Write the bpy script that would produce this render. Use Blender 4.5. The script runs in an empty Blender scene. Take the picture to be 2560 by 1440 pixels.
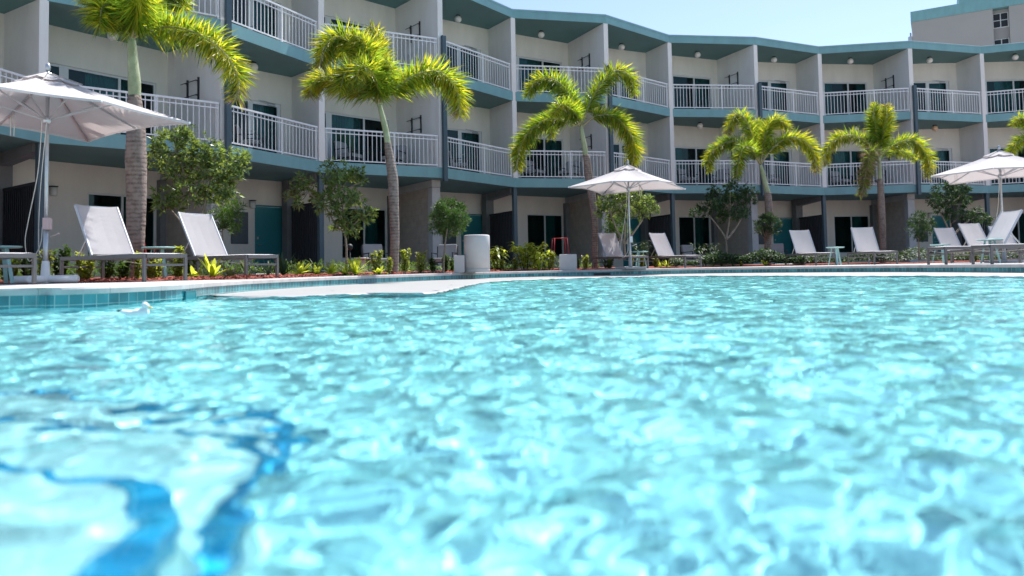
import bpy, math, random
import numpy as np
from mathutils import Vector, Matrix
random.seed(11)
SC=bpy.context.scene
COL=SC.collection
R=math.radians
# ------------------------------------------------------------------ camera maths (solved from the photo's perspective)
F=1800.;CX=1280.;CY=586.;PT=R(2.64);RO=.018;HC=.10
_f=np.array([0,math.cos(PT),math.sin(PT)]);_u0=np.array([0,-math.sin(PT),math.cos(PT)]);_r0=np.array([1.,0,0])
_r=_r0*math.cos(RO)-_u0*math.sin(RO);_u=_u0*math.cos(RO)+_r0*math.sin(RO);_c=np.array([0,0,HC])
def ray(px,py): return _f+_r*((px-CX)/F)-_u*((py-CY)/F)
def atz(px,py,z):
    r=ray(px,py);p=_c+r*((z-HC)/r[2]);return Vector(p)
def aty(px,py,Y):
    r=ray(px,py);return Vector(_c+r*(Y/r[1]))
def gx(px,Y,z=0.0):            # ground position seen in column px at distance Y
    r=ray(px,CY+F*(HC-z)/Y+83);return Vector((float(r[0]/r[1]*Y),Y,z))
# ------------------------------------------------------------------ mesh builder
class MB:
    def __init__(s): s.v=[];s.f=[];s.m=[];s.sm=[];s.uv=None
    def face(s,pts,mi=0,sm=False):
        b=len(s.v);s.v+= [tuple(p) for p in pts];s.f.append(tuple(range(b,b+len(pts))));s.m.append(mi);s.sm.append(sm)
    def box(s,c,size,rz=0.,mi=0,M=None):
        x,y,z=[q/2 for q in size];T=Matrix.Translation(Vector(c))@(M if M else Matrix.Rotation(rz,4,'Z'))
        b=len(s.v)
        for dx in(-x,x):
            for dy in(-y,y):
                for dz in(-z,z): s.v.append(tuple(T@Vector((dx,dy,dz))))
        for q in((0,1,3,2),(4,6,7,5),(0,4,5,1),(2,3,7,6),(0,2,6,4),(1,5,7,3)):
            s.f.append(tuple(b+i for i in q));s.m.append(mi);s.sm.append(False)
    def beam(s,a,b,w,h,mi=0,up=(0,0,1)):      # rectangular bar from a to b
        a=Vector(a);b=Vector(b);d=(b-a);L=d.length
        if L<1e-6:return
        x=d/L;u=Vector(up)
        if abs(x.dot(u))>.98:u=Vector((0,1,0))
        y=u.cross(x).normalized();z=x.cross(y)
        M=Matrix((x,y,z)).transposed().to_4x4();s.box((a+b)/2,(L,w,h),mi=mi,M=M)
    def prism(s,poly,z0,z1,mi=0,mtop=None,mbot=None):
        n=len(poly);b=len(s.v)
        A=sum(poly[i][0]*poly[(i+1)%n][1]-poly[(i+1)%n][0]*poly[i][1] for i in range(n))
        if A<0: poly=poly[::-1]
        s.v+=[(p[0],p[1],z0) for p in poly]+[(p[0],p[1],z1) for p in poly]
        s.f.append(tuple(range(b+n-1,b-1,-1)));s.m.append(mi if mbot is None else mbot);s.sm.append(False)
        s.f.append(tuple(range(b+n,b+2*n)));s.m.append(mi if mtop is None else mtop);s.sm.append(False)
        for i in range(n):
            j=(i+1)%n;s.f.append((b+i,b+j,b+n+j,b+n+i));s.m.append(mi);s.sm.append(False)
    def tube(s,pts,rad,n=8,mi=0,cap=True,sm=True):
        pts=[Vector(p) for p in pts];rad=rad if isinstance(rad,(list,tuple)) else [rad]*len(pts)
        b=len(s.v);pu=None
        for i,p in enumerate(pts):
            t=(pts[min(i+1,len(pts)-1)]-pts[max(i-1,0)]).normalized()
            if pu is None:
                pu=t.orthogonal().normalized()
            pu=(pu-t*pu.dot(t)).normalized();w=t.cross(pu)
            for k in range(n):
                a=2*math.pi*k/n;s.v.append(tuple(p+(pu*math.cos(a)+w*math.sin(a))*rad[i]))
        for i in range(len(pts)-1):
            for k in range(n):
                s.f.append((b+i*n+k,b+i*n+(k+1)%n,b+(i+1)*n+(k+1)%n,b+(i+1)*n+k));s.m.append(mi);s.sm.append(sm)
        if cap:
            s.f.append(tuple(b+k for k in range(n-1,-1,-1)));s.m.append(mi);s.sm.append(False)
            e=b+(len(pts)-1)*n;s.f.append(tuple(e+k for k in range(n)));s.m.append(mi);s.sm.append(False)
    def lathe(s,prof,c=(0,0,0),n=24,mi=0):
        b=len(s.v)
        for r,z in prof:
            for k in range(n):
                a=2*math.pi*k/n;s.v.append((c[0]+r*math.cos(a),c[1]+r*math.sin(a),c[2]+z))
        for i in range(len(prof)-1):
            for k in range(n):
                s.f.append((b+i*n+k,b+i*n+(k+1)%n,b+(i+1)*n+(k+1)%n,b+(i+1)*n+k));s.m.append(mi);s.sm.append(True)
    def sphere(s,c,r,n=16,mi=0,sc=(1,1,1)):
        b=len(s.v);m=n//2
        for i in range(m+1):
            t=math.pi*i/m
            for k in range(n):
                a=2*math.pi*k/n;s.v.append((c[0]+r*sc[0]*math.sin(t)*math.cos(a),c[1]+r*sc[1]*math.sin(t)*math.sin(a),c[2]-r*sc[2]*math.cos(t)))
        for i in range(m):
            for k in range(n):
                s.f.append((b+i*n+k,b+i*n+(k+1)%n,b+(i+1)*n+(k+1)%n,b+(i+1)*n+k));s.m.append(mi);s.sm.append(True)
    def build(s,name,mats,parent=None,loc=None,bevel=0,uv=None):
        me=bpy.data.meshes.new(name);me.from_pydata(s.v,[],s.f)
        for m in (mats if isinstance(mats,(list,tuple)) else [mats]): me.materials.append(m)
        me.polygons.foreach_set('material_index',s.m);me.polygons.foreach_set('use_smooth',s.sm)
        if uv is not None:
            l=me.uv_layers.new(name='UVMap');l.data.foreach_set('uv',[q for p in uv for q in p])
        me.update()
        o=bpy.data.objects.new(name,me);COL.objects.link(o)
        if parent: o.parent=parent
        if loc is not None:o.location=loc
        if bevel:
            b=o.modifiers.new('bevel','BEVEL');b.width=bevel;b.segments=2;b.limit_method='ANGLE'
        return o
def empty(name,loc=(0,0,0),rz=0.):
    o=bpy.data.objects.new(name,None);COL.objects.link(o);o.location=loc;o.rotation_euler=(0,0,rz);o.empty_display_size=.1;return o
def tag(o,label=None,cat=None,group=None,kind=None):
    if label:o['label']=label
    if cat:o['category']=cat
    if group:o['group']=group
    if kind:o['kind']=kind
    return o
def kids(o): return [c for c in bpy.data.objects if c.parent==o]
def copy_tree(o,parent=None,_m=None):
    if _m is None:
        _m={}
        for c in bpy.data.objects:
            if c.parent:_m.setdefault(c.parent.name,[]).append(c)
    c=o.copy();COL.objects.link(c);c.parent=parent
    for ch in _m.get(o.name,[]): copy_tree(ch,c,_m)
    return c
# ------------------------------------------------------------------ materials
def newmat(n):
    m=bpy.data.materials.new(n);m.use_nodes=True;nt=m.node_tree;nt.nodes.clear()
    o=nt.nodes.new('ShaderNodeOutputMaterial');return m,nt,o
def N(nt,t,**k):
    n=nt.nodes.new(t)
    for a,v in k.items():
        if a.startswith('i_'):n.inputs[a[2:].replace('_',' ')].default_value=v
        elif a.startswith('n_'):n.inputs[int(a[2:])].default_value=v
        else:setattr(n,a,v)
    return n
def c4(c): return (*c,1)
def pmat(name,col,rough=.6,metal=0.,var=.12,scale=3.,bump=.0,bscale=60.,spec=.5,coords='Object',stretch=None,island=0.,hue=None,sheen=0):
    m,nt,o=newmat(name);p=N(nt,'ShaderNodeBsdfPrincipled');L=nt.links.new
    p.inputs['Roughness'].default_value=rough;p.inputs['Metallic'].default_value=metal;p.inputs['Specular IOR Level'].default_value=spec
    tc=N(nt,'ShaderNodeTexCoord');mp=N(nt,'ShaderNodeMapping')
    if stretch:mp.inputs['Scale'].default_value=stretch
    L(tc.outputs[coords],mp.inputs[0])
    nz=N(nt,'ShaderNodeTexNoise',i_Scale=scale,i_Detail=6.,i_Roughness=.6);L(mp.outputs[0],nz.inputs['Vector'])
    mx=N(nt,'ShaderNodeMix',data_type='RGBA')
    lo=hue if hue else tuple(q*(1-var) for q in col)
    mx.inputs[6].default_value=c4(lo);mx.inputs[7].default_value=c4(tuple(min(1,q*(1+var)) for q in col))
    mr=N(nt,'ShaderNodeMapRange',n_1=.3,n_2=.7);L(nz.outputs['Fac'],mr.inputs[0])
    L(mr.outputs[0],mx.inputs[0]);out=mx.outputs[2]
    if island:
        g=N(nt,'ShaderNodeNewGeometry');hs=N(nt,'ShaderNodeHueSaturation');ml=N(nt,'ShaderNodeMapRange',n_3=1-island,n_4=1+island)
        L(g.outputs['Random Per Island'],ml.inputs[0]);L(ml.outputs[0],hs.inputs['Value']);L(out,hs.inputs['Color']);out=hs.outputs[0]
    L(out,p.inputs['Base Color'])
    if bump:
        nb=N(nt,'ShaderNodeTexNoise',i_Scale=bscale,i_Detail=4.);L(mp.outputs[0],nb.inputs['Vector'])
        b=N(nt,'ShaderNodeBump',i_Strength=bump,i_Distance=.01);L(nb.outputs['Fac'],b.inputs['Height']);L(b.outputs[0],p.inputs['Normal'])
    L(p.outputs[0],o.inputs[0]);m['p']=1
    return m
def leafmat(name,col,tcol,rough=.45,var=.35,trans=.5,dry=None):
    m,nt,o=newmat(name);L=nt.links.new
    g=N(nt,'ShaderNodeNewGeometry')
    def ramp(c,sd):
        mx=N(nt,'ShaderNodeMix',data_type='RGBA');mx.inputs[6].default_value=c4(tuple(q*(1-var) for q in c));mx.inputs[7].default_value=c4(tuple(q*(1+var) for q in c))
        L(g.outputs['Random Per Island'],mx.inputs[0]);return mx.outputs[2]
    p=N(nt,'ShaderNodeBsdfPrincipled',i_Roughness=rough);L(ramp(col,0),p.inputs['Base Color'])
    t=N(nt,'ShaderNodeBsdfTranslucent');L(ramp(tcol,1),t.inputs[0])
    mx=N(nt,'ShaderNodeMixShader');mx.inputs[0].default_value=trans
    L(p.outputs[0],mx.inputs[1]);L(t.outputs[0],mx.inputs[2]);L(mx.outputs[0],o.inputs[0]);return m
M={}
M['wall']=pmat('stucco_beige',(.74,.69,.63),.85,var=.07,scale=1.6,stretch=(1,1,.3),bump=.35,bscale=90)
M['partywall']=pmat('stucco_party_wall',(.72,.695,.675),.85,var=.08,scale=1.5,stretch=(1,1,.25),bump=.35,bscale=90)
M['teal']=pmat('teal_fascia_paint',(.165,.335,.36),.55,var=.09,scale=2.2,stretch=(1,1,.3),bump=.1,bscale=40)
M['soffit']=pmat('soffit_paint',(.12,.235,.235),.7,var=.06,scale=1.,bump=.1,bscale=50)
M['flash']=pmat('roof_flashing',(.6,.62,.62),.3,metal=.7,var=.1)
M['white']=pmat('white_paint_metal',(.72,.73,.75),.4,var=.04,scale=6)
M['frame']=pmat('white_window_frame',(.62,.64,.65),.4,var=.04,scale=6)
M['post']=pmat('slate_blue_paint',(.05,.085,.11),.5,var=.08,scale=5)
M['dark']=pmat('dark_slats',(.010,.013,.020),.6,var=.15,scale=8)
M['black']=pmat('black_metal',(.012,.015,.022),.45,var=.1,scale=9)
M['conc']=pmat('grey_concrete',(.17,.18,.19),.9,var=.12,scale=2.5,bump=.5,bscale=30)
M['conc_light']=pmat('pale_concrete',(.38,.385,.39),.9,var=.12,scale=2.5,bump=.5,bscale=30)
M['door']=pmat('teal_door_paint',(.02,.20,.23),.45,var=.06,scale=2)
M['panel']=pmat('grey_panel_metal',(.07,.085,.105),.5,var=.06,scale=3)
M['interior']=pmat('room_interior',(.28,.29,.28),.9,var=.2,scale=1)
M['curtain']=pmat('curtain_cloth',(.26,.50,.50),.9,var=.15,scale=2)
M['steel']=pmat('brushed_steel',(.45,.46,.48),.35,metal=.6,var=.08,scale=8)
M['grey_metal']=pmat('taupe_metal_frame',(.13,.125,.13),.4,metal=.35,var=.08,scale=8)
M['mint']=pmat('mint_powder_coat',(.30,.50,.49),.45,var=.06,scale=6)
M['white_plaster']=pmat('white_render',(.47,.445,.45),.8,var=.06,scale=3,bump=.25,bscale=50)
M['red']=pmat('red_powder_coat',(.45,.02,.03),.4,var=.1)
M['pink']=pmat('pale_pink_ceramic',(.52,.38,.38),.5,var=.06)
M['cushion']=pmat('off_white_cushion',(.28,.285,.29),.9,var=.06,bump=.2,bscale=80)
M['globe']=pmat('white_globe_glass',(.70,.68,.66),.25,var=.03)
M['mulch']=pmat('red_mulch',(.21,.045,.03),.95,var=.6,scale=45,bump=1.,bscale=60,hue=(.06,.018,.012))
M['soil']=M['mulch']
M['paving']=pmat('patio_paving',(.58,.56,.54),.9,var=.12,scale=2,bump=.3,bscale=40)
M['deck']=pmat('pale_pool_deck',(.45,.43,.415),.85,var=.10,scale=4,bump=.35,bscale=70)
M['bird']=pmat('white_plumage',(.82,.82,.82),.8,var=.05,scale=30,bump=.3,bscale=300)
M['bill']=pmat('yellow_bill',(.65,.42,.08),.4,var=.1,scale=50)
M['tower']=pmat('tower_render',(.34,.325,.32),.85,var=.05,scale=.3)
M['rope']=pmat('pale_rope',(.6,.55,.5),.9,var=.1,scale=30)
M['ground']=pmat('far_ground',(.16,.17,.10),.95,var=.3,scale=.3)
# umbrella canvas, slightly translucent
def clothmat(name,col,tcol,tr,wv=.0):
    m,nt,o=newmat(name);L=nt.links.new
    p=N(nt,'ShaderNodeBsdfPrincipled',i_Roughness=.9);p.inputs['Specular IOR Level'].default_value=.2
    tc=N(nt,'ShaderNodeTexCoord');nz=N(nt,'ShaderNodeTexNoise',i_Scale=2.5,i_Detail=4.);L(tc.outputs['Object'],nz.inputs['Vector'])
    mx=N(nt,'ShaderNodeMix',data_type='RGBA');mx.inputs[6].default_value=c4(tuple(q*.94 for q in col));mx.inputs[7].default_value=c4(tuple(min(1,q*1.04) for q in col));L(nz.outputs['Fac'],mx.inputs[0])
    L(mx.outputs[2],p.inputs['Base Color'])
    w1=N(nt,'ShaderNodeTexWave',i_Scale=30.,i_Distortion=1.5);w1.bands_direction='X';L(tc.outputs['Object'],w1.inputs['Vector'])
    w2=N(nt,'ShaderNodeTexNoise',i_Scale=120.);L(tc.outputs['Object'],w2.inputs['Vector'])
    ad=N(nt,'ShaderNodeMath',operation='ADD');L(w1.outputs['Fac'],ad.inputs[0]);L(w2.outputs['Fac'],ad.inputs[1])
    b=N(nt,'ShaderNodeBump',i_Strength=wv,i_Distance=.004);L(ad.outputs[0],b.inputs['Height']);L(b.outputs[0],p.inputs['Normal'])
    t=N(nt,'ShaderNodeBsdfTranslucent');t.inputs[0].default_value=c4(tcol)
    ms=N(nt,'ShaderNodeMixShader');ms.inputs[0].default_value=tr;L(p.outputs[0],ms.inputs[1]);L(t.outputs[0],ms.inputs[2]);L(ms.outputs[0],o.inputs[0]);return m
M['canvas']=clothmat('umbrella_canvas',(.58,.55,.55),(.44,.38,.375),.26,.3)
M['sling']=clothmat('lounger_sling',(.72,.71,.73),(.85,.83,.84),.6,.8)
# window glass: reflective, tinted, lets the room show
def glassmat():
    m,nt,o=newmat('tinted_window_glass');L=nt.links.new
    t=N(nt,'ShaderNodeBsdfTransparent');t.inputs[0].default_value=(.42,.62,.62,1)
    g=N(nt,'ShaderNodeBsdfGlossy',i_Roughness=.02);g.inputs[0].default_value=(.8,.9,.92,1)
    tc=N(nt,'ShaderNodeTexCoord');nz=N(nt,'ShaderNodeTexNoise',i_Scale=1.1,i_Detail=1.);L(tc.outputs['Object'],nz.inputs['Vector'])
    b=N(nt,'ShaderNodeBump',i_Strength=.25,i_Distance=.02);L(nz.outputs['Fac'],b.inputs['Height']);L(b.outputs[0],g.inputs['Normal'])
    fr=N(nt,'ShaderNodeFresnel',i_IOR=1.35);ms=N(nt,'ShaderNodeMixShader')
    L(fr.outputs[0],ms.inputs[0]);L(t.outputs[0],ms.inputs[1]);L(g.outputs[0],ms.inputs[2]);L(ms.outputs[0],o.inputs[0]);return m
M['glass']=glassmat()
def brickmat(name,c1,c2,mortar,bw,rh,ms,coords,rough=.6,bump=.3,offset=.0,nvar=.0):
    m,nt,o=newmat(name);L=nt.links.new;p=N(nt,'ShaderNodeBsdfPrincipled',i_Roughness=rough)
    tc=N(nt,'ShaderNodeTexCoord');br=N(nt,'ShaderNodeTexBrick',offset=offset,squash=1.)
    br.inputs['Scale'].default_value=1.;br.inputs['Brick Width'].default_value=bw;br.inputs['Row Height'].default_value=rh;br.inputs['Mortar Size'].default_value=ms;br.inputs['Bias'].default_value=0.
    br.inputs['Color1'].default_value=c4(c1);br.inputs['Color2'].default_value=c4(c2);br.inputs['Mortar'].default_value=c4(mortar)
    L(tc.outputs[coords],br.inputs['Vector'])
    nz=N(nt,'ShaderNodeTexNoise',i_Scale=5.,i_Detail=5.);L(tc.outputs['Object'],nz.inputs['Vector'])
    mr=N(nt,'ShaderNodeMapRange',n_1=.3,n_2=.7,n_3=1-nvar,n_4=1+nvar);L(nz.outputs['Fac'],mr.inputs[0])
    hs=N(nt,'ShaderNodeHueSaturation');L(mr.outputs[0],hs.inputs['Value']);L(br.outputs[0],hs.inputs['Color']);L(hs.outputs[0],p.inputs['Base Color'])
    b=N(nt,'ShaderNodeBump',i_Strength=bump,i_Distance=.004,invert=True);L(br.outputs['Fac'],b.inputs['Height']);L(b.outputs[0],p.inputs['Normal'])
    L(p.outputs[0],o.inputs[0]);return m
M['tile']=brickmat('pool_tile',(.012,.14,.17),(.05,.27,.30),(.26,.40,.40),.10,.085,.004,'UV',.2,.4,nvar=.25)
M['nosing']=brickmat('step_nosing_tile',(.008,.20,.42),(.015,.30,.52),(.15,.42,.6),.05,.05,.002,'UV',.25,.2,nvar=.3)
M['block']=brickmat('block_wall',(.36,.31,.265),(.39,.34,.29),(.32,.28,.24),.4,.2,.006,'UV',.9,.25,offset=.5,nvar=.1)
M['plaster']=pmat('pool_plaster',(.68,.91,.92),.8,var=.04,scale=3)
M['shelf']=pmat('shelf_plaster',(.36,.36,.355),.4,var=.05,scale=3)
def trunkmat(name,c1,c2,rings):
    m,nt,o=newmat(name);L=nt.links.new;p=N(nt,'ShaderNodeBsdfPrincipled',i_Roughness=.85)
    tc=N(nt,'ShaderNodeTexCoord');w=N(nt,'ShaderNodeTexWave',i_Scale=rings,i_Distortion=2.2,i_Detail=3.);w.bands_direction='Z';w.inputs['Detail Scale'].default_value=2.
    L(tc.outputs['Object'],w.inputs['Vector'])
    nz=N(nt,'ShaderNodeTexNoise',i_Scale=9.,i_Detail=7.,i_Roughness=.7);L(tc.outputs['Object'],nz.inputs['Vector'])
    mx=N(nt,'ShaderNodeMix',data_type='RGBA');mx.inputs[6].default_value=c4(c2);mx.inputs[7].default_value=c4(c1)
    mm=N(nt,'ShaderNodeMapRange',n_1=.35,n_2=.62);L(nz.outputs['Fac'],mm.inputs[0])
    mu=N(nt,'ShaderNodeMath',operation='MULTIPLY_ADD');L(w.outputs['Fac'],mu.inputs[0]);mu.inputs[1].default_value=.45;L(mm.outputs[0],mu.inputs[2]);mu.use_clamp=True
    L(mu.outputs[0],mx.inputs[0]);L(mx.outputs[2],p.inputs['Base Color'])
    b=N(nt,'ShaderNodeBump',i_Strength=.7,i_Distance=.015);L(mu.outputs[0],b.inputs['Height']);L(b.outputs[0],p.inputs['Normal'])
    L(p.outputs[0],o.inputs[0]);return m
M['trunk']=trunkmat('palm_trunk',(.25,.19,.17),(.085,.06,.05),4.6)
M['shaft']=trunkmat('palm_crownshaft',(.34,.37,.24),(.26,.30,.17),.5)
M['bark']=trunkmat('shrub_bark',(.26,.21,.17),(.16,.13,.10),5)
M['frond']=leafmat('palm_leaflet',(.07,.135,.02),(.35,.50,.03),.36,.65,.54)
M['frond_y']=leafmat('palm_leaflet_backlit',(.19,.21,.02),(.78,.70,.035),.4,.35,.6)  # yellow glow of backlit fronds, put into the leaflet colour
M['frond_dry']=leafmat('palm_leaflet_dry',(.25,.17,.11),(.35,.22,.12),.7,.3,.35)
M['rachis']=pmat('palm_rachis',(.30,.27,.14),.6,var=.2,scale=5)
M['leaf']=leafmat('broad_leaf',(.075,.125,.04),(.26,.34,.05),.22,.6,.4)
M['leaf_fine']=leafmat('fine_leaf',(.032,.078,.015),(.11,.22,.02),.5,.4,.4)
M['leaf_clip']=leafmat('clipped_leaf',(.03,.075,.014),(.09,.18,.02),.5,.5,.3)
M['leaf_dark_shade']=leafmat('dark_shade_leaf',(.022,.055,.02),(.06,.12,.02),.6,.4,.3)  # dark foliage; for the right-hand plants the building's shade is in this colour
M['leaf_bright']=leafmat('bright_leaf',(.24,.32,.04),(.75,.8,.08),.4,.35,.55)
M['leaf_bush']=leafmat('croton_leaf',(.13,.18,.03),(.48,.52,.05),.35,.6,.45)
M['leaf_grey']=leafmat('grassy_leaf',(.12,.15,.09),(.25,.30,.12),.5,.35,.4)

# ------------------------------------------------------------------ pool outline
def catmull(P,n=8,closed=False):
    out=[];k=len(P)
    for i in range(k if closed else k-1):
        p=[Vector((*P[(i+j)%k if closed else min(max(i+j,0),k-1)],0)) for j in(-1,0,1,2)]
        for t in range(n):
            t/=n;q=.5*((2*p[1])+(-p[0]+p[2])*t+(2*p[0]-5*p[1]+4*p[2]-p[3])*t*t+(-p[0]+3*p[1]-3*p[2]+p[3])*t**3)
            out.append((q.x,q.y))
    if not closed:out.append(tuple(P[-1]))
    return out
EDGE=[(0,5.8),(150,5.8),(300,6.15),(450,7.0),(540,8.3),(670,10.1),(860,12.6),(1100,16.0),(1280,18.2),(1480,19.1),(1640,19.3),(1800,19.1),(2000,17.7),(2200,16.0),(2400,13.9),(2560,12.3)]
edge_xy=[((px-CX)/F*Y+.0*Y,Y) for px,Y in EDGE]
edge_xy=[(-8.2,-3.0),(-7.6,2.0),(-5.9,4.9)]+edge_xy+[(9.3,9.0),(9.4,4.0),(8.2,-2.0),(2,-4.6),(-4,-4.6)]
LOOP=catmull(edge_xy,8,True)
nL=len(LOOP)
cen=Vector((.5,4.5))
arc=[0]
for i in range(nL): arc.append(arc[-1]+math.dist(LOOP[i],LOOP[(i+1)%nL]))
def grow(p,d):   # push outward
    v=Vector(p)-cen;return tuple(cen+v*(1+d/v.length))
def ngon(name,poly,z,mat,kind=None,**k):
    mb=MB();A=sum(poly[i][0]*poly[(i+1)%len(poly)][1]-poly[(i+1)%len(poly)][0]*poly[i][1] for i in range(len(poly)))
    if A<0:poly=poly[::-1]
    mb.face([(p[0],p[1],z) for p in poly]);o=mb.build(name,mat);tag(o,kind=kind,**k);return o
WZ=-.16
# deck ring
mb=MB()
rings=[(0.27,0),(1.2,0),(4.,0),(14.,0),(60.,0)]
pts=[[(*grow(p,d),z) for p in LOOP] for d,z in rings]
for a,b in zip(pts,pts[1:]):
    for i in range(nL):
        j=(i+1)%nL;mb.face([a[i],a[j],b[j],b[i]] )
deck=mb.build('pool_deck',M['deck']);tag(deck,kind='structure')
# coping
mb=MB();cuv=[]
for i in range(nL):
    j=(i+1)%nL
    a0=grow(LOOP[i],-.02);a1=grow(LOOP[j],-.02);b0=grow(LOOP[i],.27);b1=grow(LOOP[j],.27)
    prof=[(a0,a1,-.052),(a0,a1,-.012),(grow(LOOP[i],-.008),grow(LOOP[j],-.008),.004),(b0,b1,.004)]
    for (p,q,z),(r_,s_,z2) in zip(prof,prof[1:]): mb.face([(*p,z),(*q,z),(*s_,z2),(*r_,z2)]);cuv+=[(arc[i],.1),(arc[i+1],.1),(arc[i+1],.4),(arc[i],.4)]
    mb.face([(*a0,-.052),(*grow(LOOP[i],.05),-.052),(*grow(LOOP[j],.05),-.052),(*a1,-.052)]);cuv+=[(arc[i],.1),(arc[i],.2),(arc[i+1],.2),(arc[i+1],.1)]
M['coping']=brickmat('coping_stone',(.44,.42,.41),(.48,.455,.44),(.27,.26,.25),.6,5.,.004,'UV',.8,.3,nvar=.12)
cop=mb.build('pool_coping',M['coping'],uv=cuv);tag(cop,kind='structure')
# pool wall: two rows of tile then plaster
mb=MB();uv=[]
for i in range(nL):
    j=(i+1)%nL
    for z0,z1,mi in((-.052,-.222,0),(-.222,-.80,1)):
        mb.face([(*LOOP[i],z0),(*LOOP[j],z0),(*LOOP[j],z1),(*LOOP[i],z1)],mi)
        for q,z in((i,z0),(i+1,z0),(i+1,z1),(i,z1)): uv.append((arc[q],z+.052))
pw=mb.build('pool_wall',[M['tile'],M['plaster']],uv=uv);tag(pw,kind='structure')
pf=ngon('pool_floor',LOOP,-.78,M['plaster'],'structure')
# shelf along the far side
SH=[(548,7.9),(590,7.6),(679,7.5),(845,7.7),(957,7.9),(1080,7.6),(1122,8.1),(1163,9.7),(1202,11.8),(1247,13.6),(1400,15.4),(1600,16.4),(1800,15.3),(2100,13.0),(2400,11.3),(2600,9.8)]
sh_in=catmull([((px-CX)/F*Y,Y) for px,Y in SH],6)
a=min(range(nL),key=lambda i:math.dist(LOOP[i],(-3.45,8.1)));b=min(range(nL),key=lambda i:math.dist(LOOP[i],(9.0,9.6)))
outer=[grow(LOOP[i],.03) for i in range(a,b+1)]
SHZ=WZ+.012
mb=MB();poly=outer+sh_in[::-1]
A_=sum(poly[i][0]*poly[(i+1)%len(poly)][1]-poly[(i+1)%len(poly)][0]*poly[i][1] for i in range(len(poly)))
if A_<0: poly=poly[::-1]
cs=[Vector(p) for p in sh_in]
no=len(outer);k_=[cs[min(len(cs)-1,int(i*len(cs)/no))] for i in range(no)]
# beach: dips gently under the waterline towards its inner rim
inn=[(p[0]+(q[0]-p[0])*.12/max(.12,math.dist(p,q)),p[1]+(q[1]-p[1])*.12/max(.12,math.dist(p,q))) for p,q in zip(sh_in,[min(outer,key=lambda o_:math.dist(o_,p)) for p in sh_in])]
poly=outer+inn[::-1]
A_=sum(poly[i][0]*poly[(i+1)%len(poly)][1]-poly[(i+1)%len(poly)][0]*poly[i][1] for i in range(len(poly)))
if A_<0: poly=poly[::-1]
mb.face([(*p,SHZ) for p in poly])
for (p,q),(p2,q2) in zip(zip(sh_in,sh_in[1:]),zip(inn,inn[1:])): mb.face([(*p,SHZ-.04),(*q,SHZ-.04),(*q2,SHZ),(*p2,SHZ)],0,True)
for p,q in zip(sh_in,sh_in[1:]): mb.face([(*p,SHZ-.04),(*q,SHZ-.04),(*q,-.79),(*p,-.79)],1)
shelf=mb.build('pool_sun_shelf',[M['shelf'],M['plaster']]);tag(shelf,kind='structure')
# refracted lookup for the steps close to the camera
def under(px,py,dep):
    p=atz(px,py,WZ);d=math.hypot(p.x,p.y);ct=d/math.hypot(d,HC-WZ);s=ct/1.33;run=dep*s/math.sqrt(1-s*s)
    return (p.x*(1+run/d),p.y*(1+run/d))
steps=[(.18,[(0,1150),(140,1165),(270,1172),(400,1200),(432,1262),(400,1330),(340,1400),(300,1440)]),
 (.36,[(0,1045),(160,1052),(430,1062),(560,1085),(650,1115),(682,1170),(668,1230),(600,1300),(520,1390),(470,1440)]),
 (.54,[(0,975),(200,975),(330,985),(420,1012),(600,1025),(715,1052),(728,1100),(705,1180),(660,1270),(590,1350),(530,1430)])]
SR=[]
mbp=MB();uvp=[]
for dep,pp in steps:
    w=[under(x,y,dep) for x,y in pp]
    w=catmull(w,5)
    far=w[0];near=w[-1]
    z=WZ-dep
    poly=[(-6.6,far[1]+.35)]+w+[(near[0]-.15,near[1]-.4),(near[0]-.4,-1.2),(-6.6,-1.2)]
    mbp.face([(*p,z) for p in poly][::-1],0);uvp+=[(0,0)]*len(poly)
    path=poly[:-1]
    L_=0
    cc=Vector((-3.,.4))
    for p,q in zip(path,path[1:]):
        d=math.dist(p,q)
        # riser
        mbp.face([(*p,z),(*q,z),(*q,-.79),(*p,-.79)],0);uvp+=[(0,0)]*4
        # nosing: tile band on tread edge and top of riser, 4 mm proud
        def off(a_,k): 
            v=(cc-Vector(a_));v=v.normalized()*k;return (a_[0]+v.x,a_[1]+v.y)
        po,qo=off(p,-.004),off(q,-.004);pi,qi=off(p,.045),off(q,.045)
        mbp.face([(*po,z+.004),(*qo,z+.004),(*qi,z+.004),(*pi,z+.004)],1);uvp+=[(L_,0),(L_+d,0),(L_+d,.06),(L_,.06)]
        mbp.face([(*po,z+.004),(*qo,z+.004),(*qo,z-.055),(*po,z-.055)],1);uvp+=[(L_,0),(L_+d,0),(L_+d,-.11),(L_,-.11)]
        L_+=d
M['step']=pmat('step_plaster',(.80,.84,.85),.7,var=.04,scale=3)
stp=mbp.build('pool_steps',[M['step'],M['nosing']],uv=uvp);tag(stp,kind='structure')
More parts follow.
